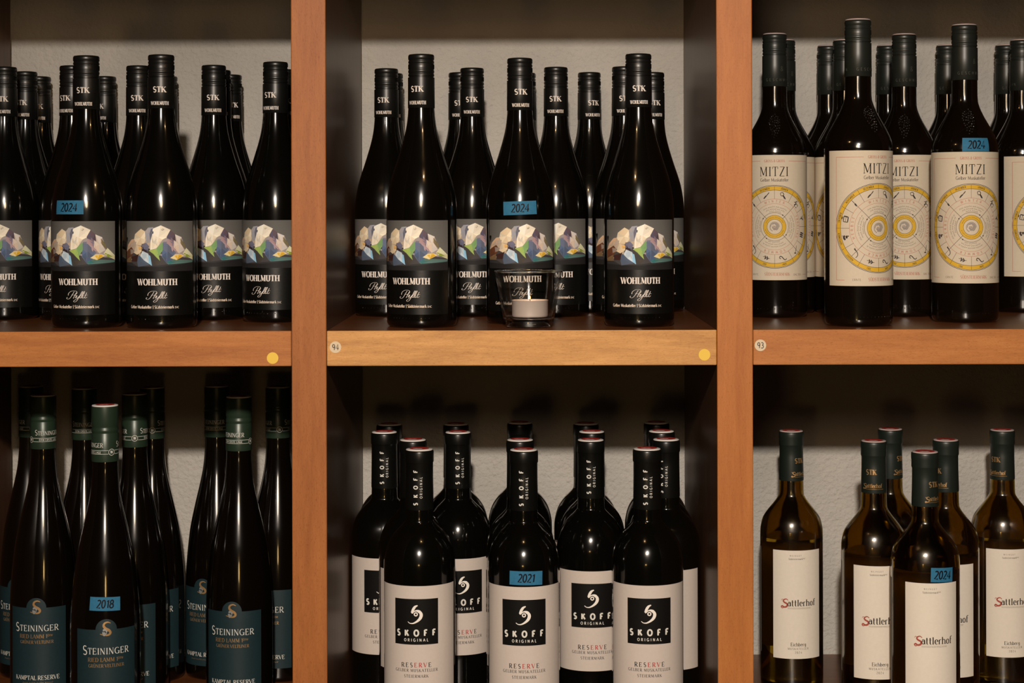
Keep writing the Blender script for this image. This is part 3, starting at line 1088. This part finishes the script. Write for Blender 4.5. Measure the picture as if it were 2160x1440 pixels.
# --- kind S: flute bottle with the dark teal label
H = 714.0
R = 77.8
prof = body_profile(H, [(27.5, 100), (28.8, 124), (29.4, 150), (33.6, 197), (41.5, 238), (52, 283), (61.5, 327), (66.5, 356),
                        (71.5, 400), (75.2, 440), (77.4, 478), (77.8, 505), (77.8, 560)], R)
rfs = radius_fun(prof)
S = Bottle(H, R, -444.0)
TYPES['S'] = S
S.rf = rfs
S.add('glass_body', lathe('flute_bottle_body', prof, close_top=False), M['glass_s'])
scap = [(28.6, 0), (30.0, 1.2), (30.2, 4), (30.2, 43), (29.0, 46), (29.0, 49), (30.3, 51), (30.3, 57), (29.3, 59), (29.3, 61), (30.4, 63), (30.4, 122), (30.0, 124)]
scap = [(r, H - z) for r, z in reversed(scap)]
f = Flat(.15)
per = 2 * math.pi * 30.4
for k in (0, 1):
    o = -per / 4 + k * per / 2
    text(f, 'S', o - 35, H - 91, 12.5, ROMAN, SILVER, align='l')
    text(f, 'TEININGER', o - 27, H - 91, 9.6, dict(ROMAN, xs=.9, sp=.05), SILVER, align='l')
    f.ring(o + 47.7, H - 102, 6.4, 7.4, SILVER, n=26)
    text(f, '1W', o + 47.7, H - 105, 6.5, dict(SMALLB, xs=.7, sp=0), SILVER)
    for dv in (-98, -106):
        f.rect(o - 40.2, o + 40.4, H + dv - .4, H + dv + .4, SILVER)
    text(f, 'ÖTW ERSTE LAGE', o, H - 104.3, 4.4, dict(SMALLB, sp=.12), SILVER)
S.add('screw_cap', lathe('screw_cap', scap, seg=64, close_bottom=False, smooth=35), M['cap_green'],
      [('cap_lettering', f.wrap('cap_lettering', lambda v: 30.4, 30.4), M['ink'])])


def disc_with_print(name, Rd, H, dome, redw):
    """round disc on a cap: white rim, red field, one white arc"""
    me = lathe(name, [(Rd - .2, H - .4), (Rd, H + .8), (Rd - 1.2, H + 2.0), (Rd * .55, H + 2.0 + dome)], seg=48, smooth=60)
    f = Flat(0)
    vs, fs, cs = [], [], []

    def add(pts, col, z):
        s = len(vs)
        for x, y in pts:
            vs.append((x * U, y * U, z * U))
            cs.append((*col, 1))
        fs.append(tuple(range(s, s + len(pts))))
    n = 30
    z = H + 2.25 + dome
    # red field lies on a low cone that follows the disc
    for k in range(n):
        a, b = 2 * math.pi * k / n, 2 * math.pi * (k + 1) / n
        r1, r0 = Rd * redw, Rd * .5
        add([(r0 * math.cos(a), r0 * math.sin(a)), (r1 * math.cos(a), r1 * math.sin(a)), (r1 * math.cos(b), r1 * math.sin(b)),
             (r0 * math.cos(b), r0 * math.sin(b))], (0.42, 0.030, 0.020), z)
        add([(0, 0), (r0 * math.cos(a), r0 * math.sin(a)), (r0 * math.cos(b), r0 * math.sin(b))], (0.42, 0.030, 0.020), z)
    for k in range(12):
        a, b = math.radians(200 + 9 * k), math.radians(209 + 9 * k)
        r0, r1 = Rd * .2, Rd * .52
        add([(r0 * math.cos(a), r0 * math.sin(a)), (r1 * math.cos(a), r1 * math.sin(a)), (r1 * math.cos(b), r1 * math.sin(b)),
             (r0 * math.cos(b), r0 * math.sin(b))], (0.70, 0.64, 0.60), z + .05)
    pm = bpy.data.meshes.new(name + '_print')
    pm.from_pydata(vs, [], fs)
    ca = pm.color_attributes.new('Col', 'FLOAT_COLOR', 'POINT')
    ca.data.foreach_set('color', [x for c in cs for x in c])
    return me, pm


dm, dp = disc_with_print('cap_disc', 29.3, H, .3, .72)
S.add('cap_disc', dm, M['disc'], [('cap_disc_print', dp, M['ink'])], 'white disc with red print')
half = math.radians(53) * R
v_sh, v_dome, v_bot = H - 488, H - 465, H - 679
f = Flat(.25)
pts = [(-half, v_bot), (half, v_bot), (half, v_sh), (23.5, v_sh)]
for k in range(1, 16):
    a = math.pi * k / 16
    pts.append((23.5 * math.cos(a), v_sh + 23.0 * math.sin(a)))
pts += [(-23.5, v_sh), (-half, v_sh)]
f.poly(pts, (1, 1, 1))
lab = f.wrap('label', rfs, R)
f = Flat(.4)
g = Flat(.4)
e1 = Flat(.4)
emb = cat([(384, 712), (358, 702), (330, 712), (322, 736), (340, 758), (370, 776), (382, 798), (366, 816), (330, 818), (290, 806)], 4)
pts = [((x - 345) * .245, v_sh + 2 - (y - 760) * .245) for x, y in emb]
nw = len(pts)
e1.stroke(pts, [1.0 + 4.6 * math.sin(math.pi * min(1, (k + 1) / (nw + 1))) for k in range(nw)], GOLD)
for (x, y, r_) in ((330, 775, 17), (322, 798, 14), (338, 800, 13), (345, 782, 12), (326, 818, 9)):
    e1.ring((x - 345) * .245, v_sh + 2 - (y - 760) * .245, 0, r_ * .245, (0.40, 0.42, 0.42), .44, n=7)
for (x, y, r_) in ((334, 786, 7), (322, 786, 5), (340, 796, 5)):
    e1.ring((x - 345) * .245, v_sh + 2 - (y - 760) * .245, 0, r_ * .245, (0.02, 0.02, 0.02), .46, n=7)
text(f, 'S', -55, H - 544, 20, dict(ROMAN, thick=.14, ser=.05), SILVER, align='l')
text(f, 'TEININGER', -41.5, H - 542.5, 13.8, dict(ROMAN, xs=1.02, sp=.09, thick=.13), SILVER, align='l')
text(g, 'RIED LAMM 1', -8, H - 559, 9, dict(ROMAN, xs=1.0, thick=.15), GOLD)
text(g, 'ÖTW', 32, H - 555.5, 4.6, dict(SMALLB), GOLD)
text(g, 'GRÜNER VELTLINER', 0, H - 571.5, 7.2, dict(ROMAN, thick=.15, xs=.95), GOLD)
f2 = Flat(.4)
text(f2, 'KAMPTAL RESERVE', 0, H - 656, 9.8, dict(ROMAN, thick=.15, xs=.98), SILVER)
scribble(g, -34, 34, H - 665, 4.2, GOLD, w=.7, seed=12)
S.add('label', lab, M['label_s'], [('label_lettering', f.wrap('label_lettering', rfs, R), M['ink']),
                                   ('label_gold_print', g.wrap('label_gold_print', rfs, R), M['foil']),
                                   ('label_region_lettering', f2.wrap('label_region_lettering', rfs, R), M['ink']),
                                   ('label_emblem', e1.wrap('label_emblem', rfs, R), M['foil'])])

# --- kind K: bordeaux bottle with the black square on a white label
H = 623.0
R = 79.0
prof = body_profile(H, [(28, 100), (30.2, 128), (31, 150), (33, 158), (42, 168), (54, 180), (66, 197), (73.2, 214), (77.6, 234), (79, 252), (79, 300)], R)
rfk = radius_fun(prof)
K = Bottle(H, R, -535.0)
TYPES['K'] = K
K.rf = rfk
K.add('glass_body', lathe('shouldered_bottle_body', prof, close_top=False), M['glass_k'])
kc = [(29.6, 0), (31.2, 1.5), (31.8, 4), (31.8, 25), (31.0, 27), (30.3, 28), (30.4, 60), (31.2, 128), (30.8, 130)]
kc = [(r, H - z) for r, z in reversed(kc)]
rfkc = radius_fun(kc)
f = Flat(.18)


def vert(off):
    return lambda X, Y: (off - Y, X)


text(f, 'SKOFF', H - 80, 1.0, 8.8, dict(SANS, xs=1.0, sp=1.3, thick=.27, thin=.24), SILVER, tf=vert(0))
text(f, 'ORIGINAL', H - 80, -9.6, 5.4, dict(SANSM, sp=.48), alb((190, 180, 165)), tf=vert(0))
K.add('capsule', lathe('capsule', kc, close_bottom=False, smooth=40), M['cap_k'],
      [('capsule_lettering', f.wrap('capsule_lettering', rfkc, 31), M['ink'])])
dm, dp = disc_with_print('cap_disc', 29.6, H, 1.2, .74)
K.add('cap_disc', dm, M['disc'], [('cap_disc_print', dp, M['ink'])], 'white disc with red print')
half = math.radians(75) * R
v_top, v_bot = H - 286, H - 511
f = Flat(.4)
f.rect(-49.8, 49.8, H - 413, H - 314, BLACK, .35)
lg = cat([(582, 716), (556, 730), (534, 766), (530, 786), (552, 774), (578, 768), (604, 780), (616, 806), (606, 838), (578, 866), (540, 886), (508, 886), (488, 872)], 4)
pts = [((x - 566) * .2278, H - 327 - (y - 712) * .2278) for x, y in lg]
wl = []
for k in range(len(pts)):
    t = k / (len(pts) - 1)
    wl.append(1.2 + 4.6 * math.exp(-((t - .13) / .10) ** 2) + 5.8 * math.exp(-((t - .60) / .2) ** 2) + (1.2 if .2 < t < .5 else 0))
LOGO = alb((222, 208, 190))
f.stroke(pts, wl, LOGO)
f.ring((565 - 566) * .2278, H - 327 - (800 - 712) * .2278, 2.1, 4.5, LOGO, .42, n=24)
f.ring((565 - 566) * .2278, H - 327 - (800 - 712) * .2278, 4.5, 6.1, BLACK, .41, n=24)
f.ring((565 - 566) * .2278, H - 327 - (800 - 712) * .2278, 0, 2.1, BLACK, .42, n=16)
text(f, 'SKOFF', 0, H - 394, 12.6, dict(SANS, xs=1.0, sp=.86, thick=.29, thin=.26), alb((205, 195, 178)))
text(f, 'ORIGINAL', 0, H - 406, 6.0, dict(SANSM, sp=.52), alb((205, 195, 178)))
FOIL_GLEAM = (0.40, 0.03, 0.03)  # red reflection of the foil lettering, painted as colour on its middle letters
text(f, 'RESERVE', 0, H - 462, 9.6, dict(ROMAN, thick=.17, thin=.07, sp=.34, xs=1.0), BLACK, cols=[BLACK, BLACK, BLACK, FOIL_GLEAM, FOIL_GLEAM, FOIL_GLEAM, BLACK])
text(f, 'GELBER MUSKATELLER', 0, H - 472, 6.2, dict(ROMAN, thick=.16, thin=.07, xs=1.0, sp=.19), (0.03, 0.025, 0.02))
text(f, 'STEIERMARK', 0, H - 484.5, 6.2, dict(ROMAN, thick=.16, thin=.07, xs=1.0, sp=.19), (0.03, 0.025, 0.02))
K.add('label', sheet(-half, half, v_bot, v_top, rfk, R), M['label_k'], [('label_print', f.wrap('label_print', rfk, R), M['ink'])])

# --- kind T: olive bordeaux bottle with the narrow ivory label (clear wine, air above the fill line)
H = 616.0
R = 75.0
prof = body_profile(H, [(27, 95), (28.8, 117), (29.8, 148), (33, 158), (42, 171), (58, 191), (68.5, 208), (73.6, 228), (75, 246), (75, 300)], R)
rft = radius_fun(prof)
T = Bottle(H, R, -542.0)
TYPES['T'] = T
T.rf = rft
# the solid of glass and wine, with the pocket of air under the capsule cut out of it
air = [(max(3, rft(H - z) - 7), H - z) for z in (252, 240, 225, 212, 200, 188, 176, 166, 158, 150, 140, 128, 118, 106)]
outer = lathe('olive_bottle_body', prof, close_top=True)
inner = lathe('olive_bottle_air', air, close_top=True)
import bmesh
bm = bmesh.new()
bm.from_mesh(outer)
n0 = len(bm.faces)
bm.from_mesh(inner)
bm.faces.ensure_lookup_table()
for fc in list(bm.faces)[n0:]:
    fc.normal_flip()
me = bpy.data.meshes.new('olive_bottle_body')
bm.to_mesh(me)
bm.free()
me.polygons.foreach_set('use_smooth', [True] * len(me.polygons))
me.set_sharp_from_angle(angle=math.radians(40))
T.add('glass_body', me, M['glass_t'])
tc_ = [(28.4, 0), (29.8, 1.5), (30.1, 5), (30.1, 14), (29.5, 17), (29.7, 30), (29.2, 33), (28.2, 35), (28.3, 60), (29.6, 115), (29.3, 117)]
tc_ = [(r, H - z) for r, z in reversed(tc_)]
rftc = radius_fun(tc_)
f = Flat(.18)
frak = [(68, 16), (52, 3), (32, 8), (22, 22), (34, 36), (54, 46), (61, 60), (50, 76), (28, 80), (12, 70), (2, 78), (10, 89), (24, 86)]


def fraktur(fl, u, v, h, col, lay=None):
    k = h / 80.0
    p = cat([(u + x * k, v + (80 - y) * k) for x, y in frak], 4)
    n = len(p)
    fl.stroke(p, [h * (.06 + .15 * math.sin(math.pi * (i + .5) / n)) for i in range(n)], col, lay)
    fl.stroke(cat([(u + 4 * k, v + 62 * k), (u + 10 * k, v + 74 * k), (u + 24 * k, v + 70 * k)], 3), h * .05, col, lay)


for o in (0, math.pi * 29):
    text(f, 'STK', o + 4, H - 74, 11.5, BOLD, GOLD)
    fraktur(f, o - 17, H - 106, 11.5, GOLD)
    text(f, 'attlerhof', o - 8, H - 104, 9.2, dict(thick=.17, thin=.08, ser=.05, xs=.95, sp=.02), GOLD, align='l')
    f.rect(o - 9, o + 33, H - 107.6, H - 106.9, GOLD)
T.add('capsule', lathe('capsule', tc_, close_bottom=False, smooth=40), M['cap_t'],
      [('capsule_lettering', f.wrap('capsule_lettering', rftc, 29), M['foil'])])
dm, dp = disc_with_print('cap_disc', 28.2, H, .1, .76)
T.add('cap_disc', dm, M['disc_pink'], [('cap_disc_print', dp, M['ink'])], 'pale disc with red print')
half = math.radians(47.5) * R
v_top, v_bot = H - 275, H - 532
f = Flat(.4)
TX = (0.05, 0.042, 0.035)
text(f, 'WEINGUT', -6, v_top - 14, 3.4, dict(SMALL, sp=.5), TX)
text(f, 'Südsteiermark', -6, v_top - 22, 4.2, dict(SMALL, xs=1.0, sp=.1), TX)
text(f, 'DAC', 14, v_top - 20.5, 2.8, SMALL, TX)
v = H - 407
fraktur(f, -41, v - 2.5, 20, (0.36, 0.075, 0.055))
text(f, 'attlerhof', -25.5, v, 15.6, dict(thick=.165, thin=.06, ser=.055, xs=.98, sp=.055), TX, align='l')
f.rect(-26, 32, v - 4.2, v - 3.8, TX)
scribble(f, -25, 31, v - 7.2, 2.2, TX, w=.5, seed=5)
text(f, 'Eichberg', 0, v_bot + 30, 8.4, dict(thick=.15, thin=.06, ser=.05, xs=.98, sp=.05), TX)
text(f, 'MUSKATELLER', 0, v_bot + 21.5, 4.8, dict(SMALL, sp=.26), TX)
text(f, '2024', 0, v_bot + 12.5, 5.2, dict(SMALL, sp=.3), TX)
T.add('label', sheet(-half, half, v_bot, v_top, rft, R), M['label_t'], [('label_print', f.wrap('label_print', rft, R), M['ink'])])
f = Flat(.25)
f.rect(math.radians(86) * R, math.radians(274) * R, v_bot + 4, v_top, (1, 1, 1))
T.add('back_label', f.wrap('back_label', rft, R), M['backlabel'])

# ------------------------------------------------------------------ the bottles of the photograph
# (x of the cap, y of the cap's top, turn of the label in degrees, what singles it out, tape)
W1 = 'black bottle with faceted-rock label'
M1 = 'dark bottle with calendar-wheel label'
S1 = 'tall slender bottle with dark teal label'
K1 = 'white-labelled black bottle with red-topped cap'
T1 = 'olive glass bottle with narrow ivory label'
UL, UM, UR = 'upper left compartment', 'upper middle compartment', 'upper right compartment'
LL, LM, LR = 'lower left compartment', 'lower middle compartment', 'lower right compartment'
ROWS = {
 ('W', 'A'): ("rock-label bottles in the upper left compartment", [
  (12, 142, -15, W1 + ' cut by the left picture edge'),
  (52, 151, -23, W1 + ', second cap from left, upper left'),
  (88, 163, -13, W1 + ', third cap from left, upper left'),
  (153, 139, -37, W1 + ' half hidden left behind the taped bottle, upper left'),
  (182, 118, -16, W1 + ' and blue 2024 tape, ' + UL, (318, 348, -40, 11, 0, '2024')),
  (223, 162, -35, W1 + ' behind right of the taped bottle, upper left'),
  (291, 139, -8, W1 + ', seventh cap from left, upper left'),
  (340, 116, -8, W1 + ', untaped in the front row, upper left'),
  (353, 162, 0, W1 + ' whose cap barely shows behind its front neighbour, upper left'),
  (451, 138, -5, W1 + ', right of the untaped front bottle, upper left'),
  (462, 148, 4, W1 + ' with only a cap edge showing, upper left'),
  (486, 158, 10, W1 + ' third deep behind others, right half of upper left'),
  (581, 131, -27, W1 + ' beside the post, ' + UL),
  (600, 147, 0, W1 + ' mostly hidden behind the post, upper left')]),
 ('W', 'B'): ("rock-label bottles in the upper middle compartment", [
  (815, 145, -17, W1 + ', leftmost in the ' + UM),
  (826, 155, 5, W1 + ' directly behind the leftmost one, upper middle'),
  (888.5, 115, -20, W1 + ', front left in the ' + UM),
  (971, 153, 0, W1 + ', fourth cap from left, upper middle'),
  (995, 144, -2, W1 + ', fifth cap from left, upper middle'),
  (1096.5, 123, 4, W1 + ' and blue 2024 tape behind the candle glass', (322, 352, -33, 24, 2.0, '2024')),
  (1106, 154, 0, W1 + ' hidden behind the taped middle bottle'),
  (1172.5, 142, -3, W1 + ', first right of the taped middle bottle'),
  (1243, 153, 22, W1 + ', second right of the taped middle bottle'),
  (1316, 141, 6, W1 + ' left behind the front right one, upper middle'),
  (1346.5, 114, 3, W1 + ', front right in the ' + UM),
  (1377, 153, 10, W1 + ' right behind the front right one, upper middle')]),
 ('M', 'C'): ("calendar-label bottles in the upper right compartment", [
  (1634, 73, -1, M1 + ' next to the post, ' + UR),
  (1654, 86, 10, M1 + ' behind the one next to the post'),
  (1760, 98, 34, M1 + ', third cap from left, deep in the back row'),
  (1780, 86, 0, M1 + ' directly behind the tallest-looking front one'),
  (1809.5, 43, 35, M1 + ' turned right, frontmost and highest in picture'),
  (1879, 98, 5, M1 + ' with only a cap edge, left of a clear facing one'),
  (1907, 74, 0, M1 + ' between the turned front one and the taped one'),
  (2008, 97, 0, M1 + ' deep behind the blue-taped one'),
  (2034, 54, 11, M1 + ' and blue 2024 tape, ' + UR, (256, 286, -15, 34, 0, '2024')),
  (2130, 97, 20, M1 + ' right of the blue-taped one, in the back'),
  (2161, 86, 56, M1 + ' cut by the right picture edge')]),
 ('S', 'D'): ("teal-label bottles in the lower left compartment", [
  (50, 815, -30, S1 + ' at the left picture edge'),
  (91, 834, -13, S1 + ', left of the 2018 tape bottle, fully lit label'),
  (174, 819, 0, S1 + ' behind, between the first two green caps'),
  (221.5, 855, 1, S1 + ' and blue 2018 tape, frontmost', (417, 447, -28, 24, -2.0, '2018')),
  (284, 831, -16, S1 + ' just right behind the 2018 tape bottle'),
  (342, 817, 0, S1 + ' in shadow beside the bright wall gap'),
  (443, 815, -28, S1 + ' left behind the right front bottle'),
  (503.5, 837, -13, S1 + ', right one in the front'),
  (579, 816, -29, S1 + ' against the right post, ' + LL)]),
 ('K', 'E'): ("white-label bottles in the lower middle compartment", [
  (810, 911, -1, K1 + ', leftmost, ' + LM),
  (871, 928, 5, K1 + ' just behind the front left bottle'),
  (884.5, 948, -6, K1 + ', front left, ' + LM),
  (966, 912, 8, K1 + ' between the front left and the taped bottle'),
  (1097, 928, 0, K1 + ' directly behind the 2021 tape bottle'),
  (1104.5, 949, 0, K1 + ' and blue 2021 tape', (252, 282, -23, 30, -1.0, '2021')),
  (1248, 911, 0, K1 + ' behind, right of the tape, second deep'),
  (1246, 928, 2, K1 + ' between the taped and the front right bottle'),
  (1402, 910, 0, K1 + ' against the right post, second deep'),
  (1405, 927, -12, K1 + ' with plain label edge, right of the front right bottle'),
  (1365, 947, 3, K1 + ', front right, ' + LM),
  (821, 896, 0, K1 + ' in shadow behind the leftmost one'),
  (964, 895, 0, K1 + ' in shadow, second of the back row'),
  (1094, 892, 0, K1 + ' in shadow, middle of the back row'),
  (1236, 894, 0, K1 + ' in shadow, fourth of the back row'),
  (1393, 892, 0, K1 + ' in shadow, rightmost of the back row')]),
 ('T', 'F'): ("ivory-label bottles in the lower right compartment", [
  (1669, 909, 12, T1 + ' standing alone next to the post'),
  (1843, 930, 10, T1 + ' left of the blue-taped bottle'),
  (1878, 905, 12, T1 + ' deep behind, left of the blue tape'),
  (1951, 953, 13, T1 + ' and blue 2024 tape', (242, 273, -4, 37, -2.0, '2024')),
  (1995, 928, 6, T1 + ' right behind the blue-taped bottle'),
  (2114, 907, 17, T1 + ', rightmost, glowing amber')]),
}
CAP_TURN = {('D', 91): -50, ('D', 221): 27, ('D', 284): 16, ('D', 503): 74, ('D', 174): 90, ('D', 50): 37, ('D', 443): 103,
            ('D', 579): 37, ('F', 1669): 22, ('F', 1843): -30, ('F', 1951): 21, ('F', 1995): -60, ('F', 2114): -60, ('F', 1878): 38}
COMP = {'A': (0, TOP0), 'B': (1, TOP0), 'C': (2, TOP0), 'D': (0, TOP0 - PITCH), 'E': (1, TOP0 - PITCH), 'F': (2, TOP0 - PITCH)}


def tape_parts(b, spec):
    z0, z1, a0, a1, tilt, word = spec
    Rr = b.rf(b.H - (z0 + z1) / 2)
    f = Flat(.5)
    u0, u1 = math.radians(a0) * Rr, math.radians(a1) * Rr
    cu, cv_ = (u0 + u1) / 2, b.H - (z0 + z1) / 2
    hw, hh = (u1 - u0) / 2, (z1 - z0) / 2
    ct, st = math.cos(math.radians(tilt)), math.sin(math.radians(tilt))

    def tf(x, y):
        return (cu + x * ct - y * st, cv_ + x * st + y * ct)
    n = 12
    for k in range(n):
        for j in range(4):
            xa, xb = -hw + 2 * hw * k / n, -hw + 2 * hw * (k + 1) / n
            ya, yb = -hh + 2 * hh * j / 4, -hh + 2 * hh * (j + 1) / 4
            f.poly([tf(xa, ya), tf(xb, ya), tf(xb, yb), tf(xa, yb)], (1, 1, 1))
    g = Flat(.72)
    text(g, word, 0, -8.5, 17, dict(HAND, sp=.03, thick=.175, thin=.16), (0.006, 0.006, 0.010), tf=tf)
    return f.wrap('vintage_tape', b.rf, Rr), g.wrap('handwritten_year', b.rf, Rr)


# solve every bottle's place on its shelf from its cap, then push apart what touches
for (kind, comp), (grp, lst) in ROWS.items():
    b = TYPES[kind]
    col_, top = COMP[comp]
    htop = top + b.H
    xl, xr = POSTS[col_][1] + b.R + 3, POSTS[col_ + 1][0] - b.R - 3
    pos = []
    for e in lst:
        x, y = e[0], e[1]
        yy = y + ROLL * (x - CX)
        xx = x - ROLL * (y - CY)
        s = (CY - yy) / htop
        d = F * (1 / s - 1)
        pos.append([(xx - CX) / s, d])
    for it in range(120):
        for i in range(len(pos)):
            for j in range(i):
                dx, dd = pos[i][0] - pos[j][0], pos[i][1] - pos[j][1]
                q = math.hypot(dx, dd)
                lim = 2 * b.R + 2.0
                if q < lim:
                    k = (lim - q) / 2 / (q or 1)
                    pos[i][0] += dx * k
                    pos[i][1] += dd * k
                    pos[j][0] -= dx * k
                    pos[j][1] -= dd * k
        for p in pos:
            p[0] = min(max(p[0], xl), xr)
            p[1] = min(max(p[1], b.R + 10), WALL - b.R - 4)
    for e, (X, D) in zip(lst, pos):
        turn = math.radians(e[2]) - math.atan2(X, F + D)
        o = tag(empty('wine_bottle', P(X, D, top), turn), e[3], 'bottle', grp)
        for name, me, m, subs, lb in b.parts:
            c = link(name, me, m, o)
            if name in ('screw_cap', 'capsule'):
                c.rotation_euler.z = math.radians(CAP_TURN.get((comp, int(e[0])), 0))
            if lb:
                c['label'] = lb
            for sn, sm, smat in subs:
                link(sn, sm, smat, c)
        if len(e) > 4:
            tm, ym = tape_parts(b, e[4])
            c = link('vintage_tape', tm, M['tape'], o)
            c['label'] = 'blue masking tape with handwritten %s' % e[4][5]
            link('handwritten_year', ym, M['ink'], c)

# ------------------------------------------------------------------ candle glass and tealight
GX, GD = 0.0, 108.0
s_ = F / (F + GD)
GX = (1115 - ROLL * (630 - CY) - CX) / s_
g = tag(empty('candle_glass', P(GX, GD, TOP0)), 'clear flared votive glass holding a tealight, upper middle shelf', 'glass')
wall_p = [(50.2, 17), (55, 19), (56, 22), (60, 45), (66, 80), (71.5, 112), (73.4, 119)]
inner_p = [(71.4, 119), (70.3, 116), (64, 82), (57.5, 46), (53, 27), (50, 23.5), (40, 22.6), (20, 22.4), (1, 22.4)]
link('glass_wall', lathe('glass_wall', wall_p + inner_p, seg=72, close_top=True, close_bottom=False, smooth=50), M['clear'], g)
base_p = [(43, 0), (48, 1.2), (49.6, 4), (49.8, 14), (49.6, 18.2), (45, 20.4), (20, 21.0), (1, 21.2)]
link('glass_base', lathe('glass_base', base_p, seg=72, smooth=50), M['solid_glass'], g)
rim = []
for k in range(13):
    a = 2 * math.pi * k / 12
    rim.append((72.6 + 1.7 * math.cos(a), 121.0 + 2.0 * math.sin(a)))
link('glass_rim', lathe('glass_rim', rim, seg=72, close_top=False, close_bottom=False, smooth=180), M['solid_glass'], g)
tl = tag(empty('tealight', P(GX + 3, GD, TOP0 + 22.9)), 'small white lit tealight inside the votive glass', 'candle')
link('tealight_cup', lathe('tealight_cup', [(37.6, 0), (38.6, 1.2), (39, 4), (39.2, 34), (40, 35.4), (39.4, 36), (38.6, 35.4), (38.2, 31), (30, 30.9)], seg=64, close_top=False, smooth=50), M['tin'], tl)
link('wax', lathe('wax', [(38.0, 31.1), (37.6, 31.6), (30, 31.1), (12, 30.2), (2, 29.8)], seg=48, close_bottom=False), M['wax'], tl)
link('wick', lathe('wick', [(.9, 29), (.9, 34), (.7, 38.5), (.3, 40)], seg=8), M['wick'], tl)
link('flame', lathe('flame', [(.7, 37.5), (1.6, 38.8), (1.9, 40.4), (1.5, 42.4), (.8, 44.2), (.15, 45.6)], seg=14), M['flame'], tl)
pl = point('tealight_glow', (0, 0, 44 * U), 0.012, (1.0, 0.55, 0.2), 0.002)
pl.parent = tl
